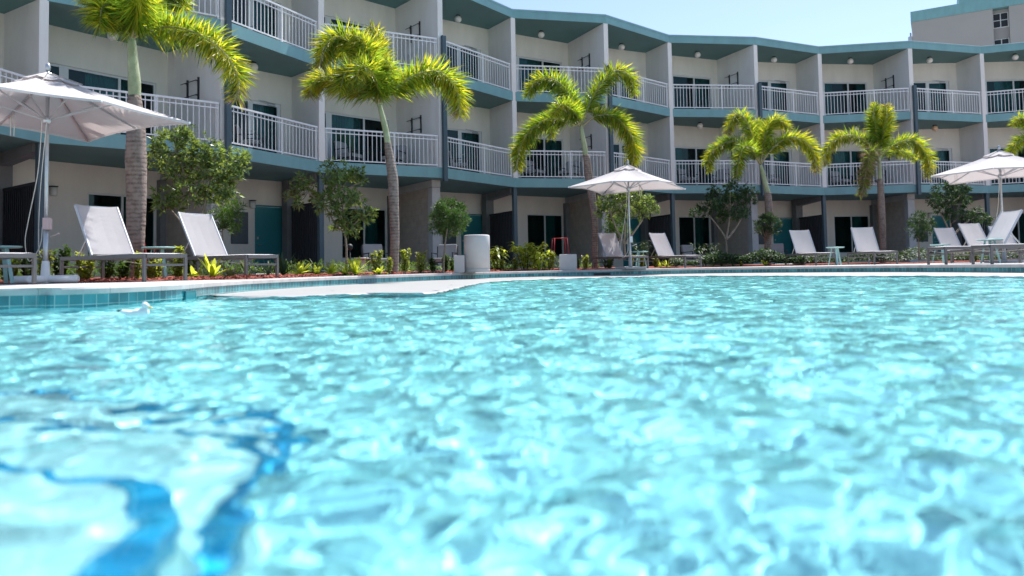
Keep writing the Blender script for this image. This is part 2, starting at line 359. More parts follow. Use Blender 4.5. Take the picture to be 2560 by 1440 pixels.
# ------------------------------------------------------------------ water
def water():
    apex=-4.0
    ths=np.radians(np.arange(-66,66,.2));ds=[3.4]
    while ds[-1]<24.5: ds.append(ds[-1]*1.0024)
    ds=np.array(ds);T,D=np.meshgrid(ths,ds);X=D*np.tan(T)*.9;Y=D+apex
    rng=np.random.default_rng(7);Z=np.zeros_like(X)
    for k in range(115):
        lam=.055*(8.**rng.random());a=rng.random()*2*math.pi
        amp=.00145*(lam/.3)**1.02*(.4+.6*rng.random());kk=2*math.pi/lam
        wx=X+.10*np.sin(1.9*Y+k)+.05*np.sin(4.3*Y+2*k);wy=Y+.10*np.sin(1.6*X+2*k)+.05*np.sin(3.9*X+k)
        Z+=amp*np.sin(kk*(wx*np.cos(a)+wy*np.sin(a))+rng.random()*6.28)*(.75+.5*np.sin(X*.9+k)*np.sin(Y*.8+2*k))
    # calmer in the lee of the coping at the left and over the shelf
    Z=Z*.9+WZ
    n,m=X.shape;idx=np.arange(n*m).reshape(n,m)
    q=np.stack([idx[:-1,:-1],idx[:-1,1:],idx[1:,1:],idx[1:,:-1]],-1).reshape(-1,4)
    cx=(X[:-1,:-1]+X[1:,1:])/2;cy=(Y[:-1,:-1]+Y[1:,1:])/2
    inside=np.zeros(cx.shape,bool);P=[grow(p,.03) for p in LOOP]
    for i in range(nL):
        x0,y0=P[i];x1,y1=P[(i+1)%nL]
        c=((y0>cy)!=(y1>cy))
        with np.errstate(divide='ignore',invalid='ignore'): xi=(x1-x0)*(cy-y0)/(y1-y0)+x0
        inside^=c&(cx<xi)
    q=q[inside.reshape(-1)]
    used=np.unique(q);rm=-np.ones(n*m,int);rm[used]=np.arange(len(used))
    v=np.stack([X,Y,Z],-1).reshape(-1,3)[used];q=rm[q]
    me=bpy.data.meshes.new('pool_water');me.vertices.add(len(v));me.vertices.foreach_set('co',v.astype(np.float32).ravel())
    me.loops.add(q.size);me.loops.foreach_set('vertex_index',q.astype(np.int32).ravel());me.polygons.add(len(q))
    me.polygons.foreach_set('loop_start',np.arange(0,q.size,4,dtype=np.int32));me.polygons.foreach_set('use_smooth',np.ones(len(q),bool));me.update(calc_edges=True)
    m,nt,o=newmat('pool_water');L=nt.links.new
    g=N(nt,'ShaderNodeBsdfGlass',i_IOR=1.33,i_Roughness=0.);g.inputs[0].default_value=WCOL
    L(g.outputs[0],o.inputs[0]);me.materials.append(m)
    ob=bpy.data.objects.new('pool_water',me);COL.objects.link(ob);tag(ob,kind='structure')
    ob.cycles.is_caustics_caster=True
    return ob
WCOL=(.66,.965,.985,1)
water()
for o in(pw,pf,shelf,stp): o.cycles.is_caustics_receiver=True
# ------------------------------------------------------------------ hotel
V=[(-11.35,12.4),(-10.67,16.29),(-7.52,18.81),(-5.85,22.17),(-2.29,23.99),(.17,27.19),(3.85,27.98),(6.92,30.62),(10.82,31.13),(14.27,32.69),(18.12,32.08),(22.01,33.13),(25.7,31.9),(29.3,32.6)]
DP=[2.75,1.7,2.75,1.65,2.7,1.6,2.8,1.6,2.5,1.6,2.6,1.5,2.6,1.5]
AN=[70,58,53,46,41,34,26,25,23,14,7,7,-4,-8]
post=[i%2==0 for i in range(len(V))]
V=[Vector(v) for v in V];DR=[Vector((-math.sin(R(a)),math.cos(R(a)))) for a in AN];NR=[Vector((d.y,-d.x)) for d in DR]  # NR: to the right
B=[V[i]+DR[i]*DP[i] for i in range(len(V))]
F2,F3,RT=3.49,6.79,9.66;SLB=.35
hotel=empty('hotel_building',(0,26,0));tag(hotel,'three-storey beige hotel with zigzag teal balconies behind the pool','building')
HB=Vector((0,26,0))
def hb(mb,name,mat,parent=None,uv=None,bevel=0):
    o=mb.build(name,mat,parent or hotel,uv=uv,bevel=bevel)
    if parent is None:o.location=-HB
    return o
nV=len(V)
for nm,z0,z1 in(('balcony_slab',F2-SLB,F2),('balcony_slab',F3-SLB,F3),('roof',RT,RT+.26)):
    mb=MB();back=[V[i]+DR[i]*(DP[i]+4.2) for i in range(nV)]
    fr=V
    for i in range(nV-1):
        a,b,c,d=fr[i],fr[i+1],back[i+1],back[i]
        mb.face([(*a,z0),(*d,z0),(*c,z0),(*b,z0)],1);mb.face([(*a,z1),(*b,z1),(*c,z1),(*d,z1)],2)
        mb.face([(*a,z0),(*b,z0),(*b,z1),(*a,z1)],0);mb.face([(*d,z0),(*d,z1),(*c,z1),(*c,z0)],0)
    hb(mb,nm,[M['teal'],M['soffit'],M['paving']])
# parapet lip and flashing
mb=MB();mf=MB()
for i in range(nV-1):
    o0=-DR[i]*.012;o1=-DR[i+1]*.012
    a=V[i]+o0;b=V[i+1]+o1;c=V[i+1]+DR[i+1]*.4;d=V[i]+DR[i]*.4
    mb.face([(*a,RT+.262),(*b,RT+.262),(*b,RT+.33),(*a,RT+.33)]);mb.face([(*a,RT+.262),(*d,RT+.262),(*c,RT+.262),(*b,RT+.262)])
    mb.face([(*a,RT+.33),(*b,RT+.33),(*c,RT+.33),(*d,RT+.33)])
    mf.beam((*(a+DR[i]*.03),RT+.345),(*(b+DR[i+1]*.03),RT+.345),.05,.02)
hb(mb,'roof_lip',M['teal']);hb(mf,'roof_flashing',M['flash'])
# party walls above the first slab
for i in range(nV):
    for z0,z1 in((F2+.002,F3-SLB-.002),(F3-SLB+.0,F3+.0),(F3+.002,RT-.002)):
        pass
    mb=MB();n=NR[i]*.1;f=V[i]-DR[i]*.02 if not post[i] else V[i]+DR[i]*.02;bk=B[i]+DR[i]*.1
    for z0,z1,ff in((F2+.003,F3-SLB-.003,f),(F3+.003,RT-.003,f)):
        mb.prism([ff-n,ff+n,bk+n,bk-n],z0,z1)
    f2=V[i]-DR[i]*.022;s2=V[i]+DR[i]*.12
    mb.prism([f2-n,f2+n,s2+n,s2-n],F3-SLB-.003,F3+.003)
    hb(mb,'party_wall',M['partywall'])
# balcony back walls with openings
def wall_seg(mb,a,b,z0,z1,ops,th=.14,mi=0):
    d=(b-a);Ln=d.length;d=d/Ln;n=Vector((-d.y,d.x))
    def bx(u0,u1,za,zb):
        if u1-u0<.005 or zb-za<.005:return
        mb.prism([a+d*u0,a+d*u1,a+d*u1+n*th,a+d*u0+n*th],za,zb,mi)
    u=0
    for u0,u1,za,zb in sorted(ops):
        bx(u,u0,z0,z1);bx(u0,u1,z0,za);bx(u0,u1,zb,z1);u=u1
    bx(u,Ln,z0,z1)
def glazed(a,b,panes,u0,u1,z0,z1,fw=.05,name='window',label=None,door=None,curt=None):
    """frame with panes; panes = list of (pu0,pu1,pz0,pz1) along the wall; all set back 5 cm"""
    d=(b-a).normalized();n=Vector((-d.y,d.x));rz=math.atan2(d.y,d.x)
    mb=MB();s=.05;dp=.07
    org=a+d*u0+n*(s+dp/2)
    # local frame: x along, y in, z up
    root=None
    W=u1-u0;H=z1-z0
    def lb(mb,x0,x1,za,zb,t=dp,y=0): mb.box(((x0+x1)/2,y,(za+zb)/2),(x1-x0,t,zb-za))
    xs=sorted([0]+[q-u0 for p in panes for q in p[:2]]+[W])
    for k in range(0,len(xs),2): lb(mb,xs[k],xs[k+1],0,H)
    for p0,p1,pz0,pz1 in panes:
        lb(mb,p0-u0,p1-u0,0,pz0-z0);lb(mb,p0-u0,p1-u0,pz1-z0,H)
    # thin outer casing so the joint reads
    fr=mb.build(name,M['frame'],hotel);fr.location=Vector((*org,z0))-HB;fr.rotation_euler=(0,0,rz)
    for p0,p1,pz0,pz1 in panes:
        g=MB();g.box((0,0,0),(p1-p0,.012,pz1-pz0));go=g.build('pane',M['glass'],fr);go.location=((p0+p1)/2-u0,.0,(pz0+pz1)/2-z0)
    if door:
        x0,x1=door
        g=MB();g.box(((x0+x1)/2+.22-u0,-.07,z1-z0-.07),(.24,.05,.05));g.beam((x1-u0-.15,-.08,z1-z0-.03),(x0-u0+.4,-.16,z1-z0+.0),.03,.02);g.beam((x0-u0+.4,-.16,z1-z0),(x0-u0+.22,-.06,z1-z0+.03),.03,.02);g.build('door_closer',M['steel'],fr)
        g=MB();g.tube([(x0-u0+.03,-.04,.98),(x0-u0+.03,-.08,.98),(x0-u0+.14,-.08,.98)],.012,6);g.build('handle',M['steel'],fr)
    if curt:
        for c0,c1 in curt:
            g=MB();K=36;y0=.16
            pr=[(c0-u0+(c1-c0)*k/K,y0+.03*math.sin(k*1.9)+.012*math.sin(k*4.1)) for k in range(K+1)]
            for (xa,ya),(xb,yb) in zip(pr,pr[1:]): g.face([(xa,ya,.03),(xb,yb,.03),(xb,yb,H-.02),(xa,ya,H-.02)],0,True)
            g.build('curtain',M['curtain'],fr)
    return fr
def room(a,b,z0,z1,u0,u1):
    d=(b-a).normalized();n=Vector((-d.y,d.x));p=a+d*(u0)+n*.145;q=a+d*(u1)+n*.145
    r_=q+n*2.2;s_=p+n*2.2;mb=MB()
    P=[(*p,z0),(*q,z0),(*r_,z0),(*s_,z0)];Q=[(*p,z1),(*q,z1),(*r_,z1),(*s_,z1)]
    mb.face(P);mb.face(Q[::-1]);mb.face([P[1],P[2],Q[2],Q[1]]);mb.face([P[2],P[3],Q[3],Q[2]]);mb.face([P[3],P[0],Q[0],Q[3]])
    return hb(mb,'room',M['interior'])
rail_no=0
for i in range(nV-1):
    wide=not post[i]        # column -> post bays are the window bays
    for fl,cz in((F2,F3-SLB),(F3,RT)):
        a=B[i]+NR[i]*.1;b=B[i+1]-NR[i+1]*.1;Ln=(b-a).length
        d=(b-a).normalized()
        mb=MB()
        zt=fl+1.99;zb=fl+.03
        if wide:
            u0,u1=(.25,Ln-.33);mul=u0+ (u1-u0)*.70
            ops=[(u0,u1,zb,zt)]
            panes=[(u0+.05,u0+.80,zb+.1,zt-.06),(u0+1.02,mul-.035,zb+.06,zt-.06),(mul+.035,u1-.05,zb+.06,zt-.06)]
            cur=[[(u0+1.02,mul-.05)],[(u1-.7,u1-.05)],[(u0+1.02,u0+1.5),(u1-.4,u1-.05)],[(u0+1.5,mul+.4)]][(i//2+int(fl))%4]
            wall_seg(mb,a,b,fl+.003,cz-.003,ops);hb(mb,'back_wall',M['wall'])
            glazed(a,b,panes,u0,u1,zb,zt,name='window',curt=cur)
        else:
            u1=Ln-.38;u0=.75;dr0=u1-1.02
            ops=[(u0,u1,zb,zt)]
            panes=[(u0+.05,dr0-.07,zb+.1,zt-.06),(dr0+.09,u1-.11,zb+.12,zt-.1)]
            wall_seg(mb,a,b,fl+.003,cz-.003,ops);hb(mb,'back_wall',M['wall'])
            glazed(a,b,panes,u0,u1,zb,zt,name='balcony_door',door=(dr0,u1-.05),curt=[(dr0+.09,u1-.11)])
        room(a,b,fl+.01,cz-.01,u0-.2 if u0>.3 else .02,min(u1+.3,Ln-.02))
        # railing
        p=V[i]+NR[i]*.13+DR[i]*.05;q=V[i+1]-NR[i+1]*.13+DR[i+1]*.05
        if post[i]: p=V[i]+(V[i+1]-V[i]).normalized()*.13+DR[i]*.05
        mb=MB();dd=(q-p);Ld=dd.length;dn=dd/Ld
        P3=lambda u,z:(*(p+dn*u),z)
        mb.beam(P3(0,fl+1.06),P3(Ld,fl+1.06),.055,.05);mb.beam(P3(0,fl+.93),P3(Ld,fl+.93),.03,.03);mb.beam(P3(0,fl+.075),P3(Ld,fl+.075),.03,.035)
        nb=int(Ld/.145)
        for k in range(nb+1):
            u=Ld*(k+.5)/(nb+1);mb.beam(P3(u,fl+.09),P3(u,fl+1.04),(.020),.020)
        fm=.60 if wide else .57
        for u,pw__ in((.02,.028),(Ld*fm,.05),(Ld-.02,.028)): mb.beam(P3(u,fl),P3(u,fl+1.05),pw__,pw__)
        hb(mb,'balcony_railing',M['white'])
# steel posts on the outer corners
for i in range(nV):
    if post[i]:
        mb=MB();c=V[i]-DR[i]*.10+NR[i]*.04
        top=F3+1.16 if i!=2 else RT+.0
        if i==2: top=F3+1.16+1.6
        mb.box((c.x,c.y,(F2-SLB-.12+top)/2),(.15,.12,top-(F2-SLB-.12)),math.atan2(NR[i].y,NR[i].x));hb(mb,'steel_post',M['post'],bevel=.008)
# ground storey
EX=1.1
Gp=[B[i]+DR[i]*EX for i in range(nV)]
for i in range(nV-1):
    wide=not post[i];a=Gp[i]+NR[i]*-.15;b=Gp[i+1];Ln0=(Gp[i+1]-Gp[i]).length
    d=(Gp[i+1]-Gp[i]).normalized();n=Vector((-d.y,d.x));zt=F2-SLB-.003
    a=Gp[i]+d*.36;b=Gp[i]+d*(Ln0+.38);off=.36
    mb=MB()
    if wide:
        u0,u1=.575*Ln0-off,1.035*Ln0-off
        wall_seg(mb,a,b,.012,zt,[(u0,u1,.5,2.38)]);hb(mb,'ground_wall',M['wall'])
        mid=(u0+u1)/2
        glazed(a,b,[(u0+.05,mid-.03,.56,2.33),(mid+.03,u1-.05,.56,2.33)],u0,u1,.5,2.38,curt=[(mid+.05,u1-.3 if i%4 else u1-.05)])
        room(a,b,.02,zt-.01,u0-.3,u1+.1)
        lu,lz=1.5-off,2.33
    else:
        d0,d1=.795*Ln0-off,1.05*Ln0-off
        wall_seg(mb,a,b,.012,zt,[(d0,d1,.02,2.31)]);hb(mb,'ground_wall',M['wall'])
        dm=MB();w=d1-d0
        org=a+d*d0+n*.06
        dm.box((w/2,0,1.13),(w-.08,.045,2.2))
        for zz in(.62,1.6): 
            for (xx,sx,sz) in((w/2,w-.3,.02),): 
                pass
        dr=dm.build('entrance_door',M['door'],hotel,bevel=.004);dr.location=Vector((*org,.02))-HB;dr.rotation_euler=(0,0,math.atan2(d.y,d.x))
        g=MB();g.tube([(.12,-.03,.98),(.12,-.07,.98),(.24,-.07,.98)],.013,6);g.box((.12,-.028,1.2),(.06,.012,.08));g.build('handle',M['steel'],dr)
        g=MB();g.box((.02,0,1.14),(.04,.1,2.28));g.box((w-.02,0,1.14),(.04,.1,2.28));g.box((w/2,0,2.26),(w-.08,.1,.05));g.build('door_frame',M['door'],dr)
        # electric panel
        pm=MB();pu0,pu1=.595*Ln0-off,.735*Ln0-off;c=a+d*((pu0+pu1)/2)-n*.02
        pm.box((*c,1.53),(pu1-pu0,.03,1.03),math.atan2(d.y,d.x));pm.box((*(c-n*.022),1.53),(pu1-pu0-.08,.012,.94),math.atan2(d.y,d.x));hb(pm,'service_panel',M['panel'],bevel=.004)
        lu,lz=.765*Ln0-off,2.30
    if i in(1,2,4,8,10):
        e=a+d*lu-n*.003;t=empty('wall_lamp',(*e,lz),math.atan2(d.y,d.x))
        g=MB();g.box((0,-.02,.02),(.11,.04,.22));g.box((0,-.09,.125),(.17,.17,.03));g.build('bracket',M['black'],t,bevel=.004)
        g=MB();g.lathe([(.0,-.12),(.075,-.12),(.085,-.105),(.085,.1),(.0,.108)],(0,-.1,0),16);g.build('shade',M['globe'],t)
        tag(t,{1:'white cylinder wall lamp with black cap beside the large left umbrella pole',2:'white cylinder wall lamp left of the nearest teal door',4:'wall lamp left of the second teal door behind the round clipped tree',8:'wall lamp beside the teal door behind the fourth palm',10:'wall lamp at the far right teal door'}[i],'wall lamp','white cylinder lamps on the ground floor wall')
    # ground dividers
j=0
for i in range(nV):
    zt=F2-SLB-.004
    if post[i]:
        f=V[i]+DR[i]*.55+NR[i]*.12;bk=Gp[i]+NR[i]*.42+DR[i]*.0;w=(bk-f);wd=w.normalized();nn=Vector((wd.y,-wd.x))*.1;L_=w.length
        mb=MB();uv=[]
        def pr(mb,p,q,n_,z0,z1,mi):
            for A_,B_ in((p-n_,q-n_),(q-n_,q+n_),(q+n_,p+n_),(p+n_,p-n_)):
                mb.face([(*A_,z0),(*B_,z0),(*B_,z1),(*A_,z1)],mi);l=(B_-A_).length;uv.extend([(0,z0),(l,z0),(l,z1),(0,z1)])
        pr(mb,f+wd*.3,bk,nn,.012,zt-.25,0);hb(mb,'block_wall',M['block'],uv=uv)
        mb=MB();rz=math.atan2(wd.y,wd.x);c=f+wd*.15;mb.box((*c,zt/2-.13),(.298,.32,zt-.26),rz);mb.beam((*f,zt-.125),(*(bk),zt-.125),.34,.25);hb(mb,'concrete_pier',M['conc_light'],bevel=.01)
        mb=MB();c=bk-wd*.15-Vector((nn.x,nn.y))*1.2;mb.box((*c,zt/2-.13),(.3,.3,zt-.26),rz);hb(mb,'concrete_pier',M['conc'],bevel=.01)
    else:
        f=V[i]+DR[i]*.12+NR[i]*.02;rz=math.atan2(NR[i].y,NR[i].x)
        mb=MB();mb.box((f.x,f.y,zt/2),(.16,.14,zt),rz);hb(mb,'ground_post',M['post'],bevel=.008)
        pe=Gp[i]+(Gp[i]-Gp[i-1]).normalized()*.25 if i>0 else Gp[i]
        pw_=(pe-f).normalized();pc=pe-pw_*.35
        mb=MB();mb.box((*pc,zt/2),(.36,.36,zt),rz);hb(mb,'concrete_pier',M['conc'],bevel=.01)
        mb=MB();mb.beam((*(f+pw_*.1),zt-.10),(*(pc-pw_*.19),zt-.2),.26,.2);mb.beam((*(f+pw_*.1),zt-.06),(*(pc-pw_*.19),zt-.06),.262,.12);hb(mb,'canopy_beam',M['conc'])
        # slatted privacy screen
        t=empty('slatted_screen',(*f,0));mb=MB();mt=MB();rel=(pc-pw_*.2)-f;L_=rel.length;ns=int(L_/.135)
        for k in range(ns):
            u=.12+(L_-.14)*(k+.5)/ns;q=pw_*u;mb.box((q.x,q.y,1.12),(.03,.125,2.16),math.atan2(pw_.y,pw_.x)+R(38))
        mt.beam((*(pw_*.1),2.235),(*(pw_*L_),2.235),.07,.07);mt2=MB();mt2.beam((*(pw_*.1),.04),(*(pw_*L_),.04),.06,.05)
        mb.build('slats',M['dark'],t);mt.build('rail',M['dark'],t);mt2.build('rail',M['dark'],t)
        lab={1:'dark vertical slat screen behind the large left umbrella pole',3:'dark slat screen right of the nearest teal door',5:'dark slat screen behind the tall white cylinder bin',7:'dark slat screen behind the lounger right of the middle umbrella',9:'dark slat screen behind the loungers either side of the mint table',11:'dark slat screen under the right umbrella',13:'dark slat screen at the far right end'}[i]
        tag(t,lab,'privacy screen','dark slatted screens under the balconies')
# globes under the soffits
gl=[(1145,48,4),(1353,87,5),(1554,118,6),(1744,137,7),(1935,150,8),(2126,153,9),(2324,151,10),(2538,143,11)]
g2=[(282,90,1),(634,168,2),(1368,285,5),(1750,315,7),(1962,322,8),(2138,322,9),(2337,321,10)]
bay_name={1:'left of the first dark post',2:'right of the first dark post',4:'right of the second dark post',5:'above the middle palm crown',6:'in bay right of the middle palm',7:'in bay above the middle umbrella',8:'in bay above the fourth palm',9:'in bay above the fifth palm',10:'in the second bay from the right edge',11:'in bay at the right edge'}
M['globe_warm']=pmat('amber_globe_glass',(.66,.44,.30),.3,var=.05)
proto=None
for lst,cz,st in((gl,RT,'top-floor'),(g2,F3-SLB,'middle-floor')):
    for px,py,bi in lst:
        p=atz(px,py,cz-.155)
        t=empty('globe_light',(p.x,p.y,cz-.003))
        g=MB();g.lathe([(0,0),(.085,0),(.085,-.035),(.0,-.04)],n=20);g.build('base',M['black'],t)
        g=MB();g.sphere((0,0,-.155),.135,20);g.build('globe',M['globe_warm'] if (px,py)==(2337,321) else M['globe'],t)
        tag(t,('amber-tinted ' if (px,py)==(2337,321) else 'white ')+'globe ceiling light on the '+st+' soffit '+bay_name[bi],'ceiling light','globe lights under the balcony soffits')
# black clothes racks on the right walls of the window bays
rk={2:'left of the first dark post',4:'left of the second dark post',6:'behind the middle palm',8:'left of the dark post behind the fourth palm',10:'left of the dark post behind the fifth palm'}
for i in(2,4,6,8,10):
    for fl,st in((F2,'middle-floor'),(F3,'top-floor')):
        if i==2 and fl==F3: continue
        c=V[i]+DR[i]*1.35-NR[i]*.103;t=empty('drying_rack',(*c,fl+1.62),math.atan2(DR[i].y,DR[i].x))
        g=MB()   # local x = into the building, +y = left of wall (towards camera-left)
        g.beam((-.28,.02,-.3),(-.28,.02,.32),.035,.05);g.beam((.28,.02,-.3),(.28,.02,.32),.035,.05);g.build('wall_bars',M['black'],t)
        g=MB()
        for z in(.22,-.18):
            g.tube([(-.28,.10,z),(.5,.10,z)],.012,6)
            for x in(-.28,.28): g.tube([(x,.03,z),(x,.10,z)],.018,6)
        g.build('rods',M['black'],t)
        tag(t,'black wall-mounted rack on the '+st+' balcony '+rk[i],'wall rack','black racks on the balcony walls')
# ------------------------------------------------------------------ distant tower
tw=empty('hotel_tower',(45,74,0));tag(tw,'distant pale high-rise with teal parapet above the roof at top right','building')
TB=Vector((45,74,0));A_=aty(2278,30,75);Bq=aty(2560,-40,70)
a=Vector((A_.x,75));d=(Vector((Bq.x,70))-a).normalized();n=Vector((-d.y,d.x));zt=A_.z
mb=MB();uL=6.0;s_=(2483-2278)/(2560-2278)*(Vector((Bq.x,70))-a).length;s2=s_+1.35
def tb(mb,u0,u1,z0,z1,n0=0,n1=9,mi=0): mb.prism([a+d*u0+n*n0,a+d*u1+n*n0,a+d*u1+n*n1,a+d*u0+n*n1],z0,z1,mi)
tb(mb,0,s_,0,zt-1.1);tb(mb,s2,24,0,zt-1.1);tb(mb,s_,s2,0,zt-1.1,.8,9)
o=mb.build('wall',M['tower'],tw);o.location=-TB
mb=MB();tb(mb,-.08,24,zt-1.098,zt,-.08,9.1);tb(mb,4.3,24,zt+.002,zt+2.2,-.06,8.9);o=mb.build('parapet',M['teal'],tw);o.location=-TB
for k in range(3):
    zb=zt-3.05-2.55*k
    if k==0:zb=zt-2.95
    f=MB();tb(f,s_+.02,s2-.02,zb,zb+1.5,.72,.79);fo=f.build('window',M['frame'],tw);fo.location=-TB
    for q in range(2):
        for r_ in range(2):
            g=MB();w=(s2-s_-.2)/2;tb(g,s_+.08+q*(w+.05),s_+.08+q*(w+.05)+w-.03,zb+.08+r_*.72,zb+.08+r_*.72+.64,.70,.718);g.build('pane',M['dark'],fo)
mb=MB();mb.tube([(*(a-d*.15+n*.1),zt-2.2),(*(a-d*.15+n*.1),zt-6)],.08,8);mb.box((*(a-d*.2+n*.1),zt-2.9),(.3,.3,.6));o=mb.build('drain_pipe',M['steel'],tw);o.location=-TB
# ------------------------------------------------------------------ planting bed and patio
# polar samples by column
pxs=list(range(-900,3300,60))
def interp(T,x):
    T=sorted(T)
    if x<=T[0][0]:return T[0][1]
    for (x0,y0),(x1,y1) in zip(T,T[1:]):
        if x<=x1:return y0+(y1-y0)*(x-x0)/(x1-x0)
    return T[-1][1]
BED=[(-900,8.5),(0,9.7),(300,10.0),(640,10.4),(860,13.4),(1100,17.0),(1280,19.2),(1480,20.9),(1800,22.0),(2200,22.4),(2560,24.0),(3300,24)]
BACK=[(-900,10.5),(0,14.6),(105,15.3),(300,16.4),(560,17.8),(805,20.8),(1108,22.8),(1285,25.9),(1520,26.8),(1680,29.3),(1895,29.9),(2056,31.4),(2290,30.9),(2462,31.8),(3300,30)]
rows=[(0,.006),(.03,.018),(.12,.03),(.5,.045),(.85,.04),(.98,.03),(1,.006)]
mb=MB();G=[]
rr=random.Random(4)
for x in pxs:
    y0=interp(BED,x)+rr.uniform(-.08,.08);y1=interp(BACK,x);col=[]
    for t,h in rows:
        Y=y0+(y1-y0)*t;col.append(((x-CX)/F*Y,Y,h+(rr.uniform(-.015,.015) if 0<t<1 else 0)))
    G.append(col)
for c,e in zip(G,G[1:]):
    for k in range(len(rows)-1): mb.face([c[k],e[k],e[k+1],c[k+1]],0,True)
bed=mb.build('planting_bed',M['mulch']);tag(bed,kind='structure')
mb=MB()
for x0,x1 in zip(pxs,pxs[1:]):
    q=[]
    for x,t in((x0,0),(x1,0),(x1,9),(x0,9)):
        Y=interp(BACK,x)+t-.05;q.append(((x-CX)/F*Y,Y,.010))
    mb.face(q)
pat=mb.build('patio_paving',M['paving']);tag(pat,kind='structure')
mb=MB()
for i in range(32):
    a0=2*math.pi*i/32;a1=2*math.pi*(i+1)/32
    c=lambda a,r:(r*math.cos(a),4+r*math.sin(a),-.006 if r<100 else -.006)
    mb.face([c(a0,45),c(a0,900),c(a1,900),c(a1,45)])
gd=mb.build('ground',M['ground']);tag(gd,kind='structure')
# mulch chips in front
mb=MB();rr=random.Random(5)
for k in range(2600):
    x=rr.uniform(150,1500);Y=interp(BED,x)+rr.expovariate(2.2)-.03
    p=Vector(((x-CX)/F*Y,Y,.022+rr.uniform(0,.02)));v=Vector((rr.uniform(-1,1),rr.uniform(-1,1),rr.uniform(-.3,.5))).normalized();w=v.cross(Vector((0,0,1))).normalized()
    l=rr.uniform(.015,.045);ww=rr.uniform(.006,.014);mb.face([p-v*l-w*ww,p+v*l-w*ww,p+v*l+w*ww,p-v*l+w*ww])
M['chip']=pmat('red_mulch_chip',(.27,.06,.04),.9,var=.2,island=.6)
o=mb.build('mulch_chips',M['chip']);tag(o,'red bark mulch chips scattered along the front of the planting bed','mulch',kind='stuff')

# ------------------------------------------------------------------ vegetation
def blade(mb,p,d,l,w,nrm=None,mi=0,droop=0.,folds=1):
    d=d.normalized();s=d.cross(nrm if nrm is not None else Vector((0,0,1)))
    if s.length<.05:s=d.cross(Vector((1,0,0)))
    s=s.normalized()*w/2
    if folds==1:
        mb.face([p,p+d*l*.4+s-Vector((0,0,droop*l*.2)),p+d*l-Vector((0,0,droop*l)),p+d*l*.4-s-Vector((0,0,droop*l*.2))],mi)
    else:
        q=p;prev=(p-s*.5,p+s*.5);b=len(mb.v);pts=[]
        K=folds
        for k in range(K+1):
            t=k/K;c=p+d*l*t-Vector((0,0,1))*droop*l*t*t;ww=(math.sin(math.pi*(.15+.85*t))**.7) if k<K else .02
            pts.append((c-s*ww,c+s*ww))
        for (a_,b_),(c_,e_) in zip(pts,pts[1:]): pass
        mb.v+= [tuple(q) for pr_ in pts for q in pr_]
        for k in range(K):
            mb.f.append((b+2*k,b+2*k+1,b+2*k+3,b+2*k+2));mb.m.append(mi);mb.sm.append(True)
def curve3(P,n=10):
    out=[];k=len(P);P=[Vector(p) for p in P]
    for i in range(k-1):
        p=[P[min(max(i+j,0),k-1)] for j in(-1,0,1,2)]
        for t in range(n):
            t/=n;out.append(.5*((2*p[1])+(-p[0]+p[2])*t+(2*p[0]-5*p[1]+4*p[2]-p[3])*t*t+(-p[0]+3*p[1]-3*p[2]+p[3])*t**3))
    out.append(P[-1]);return out
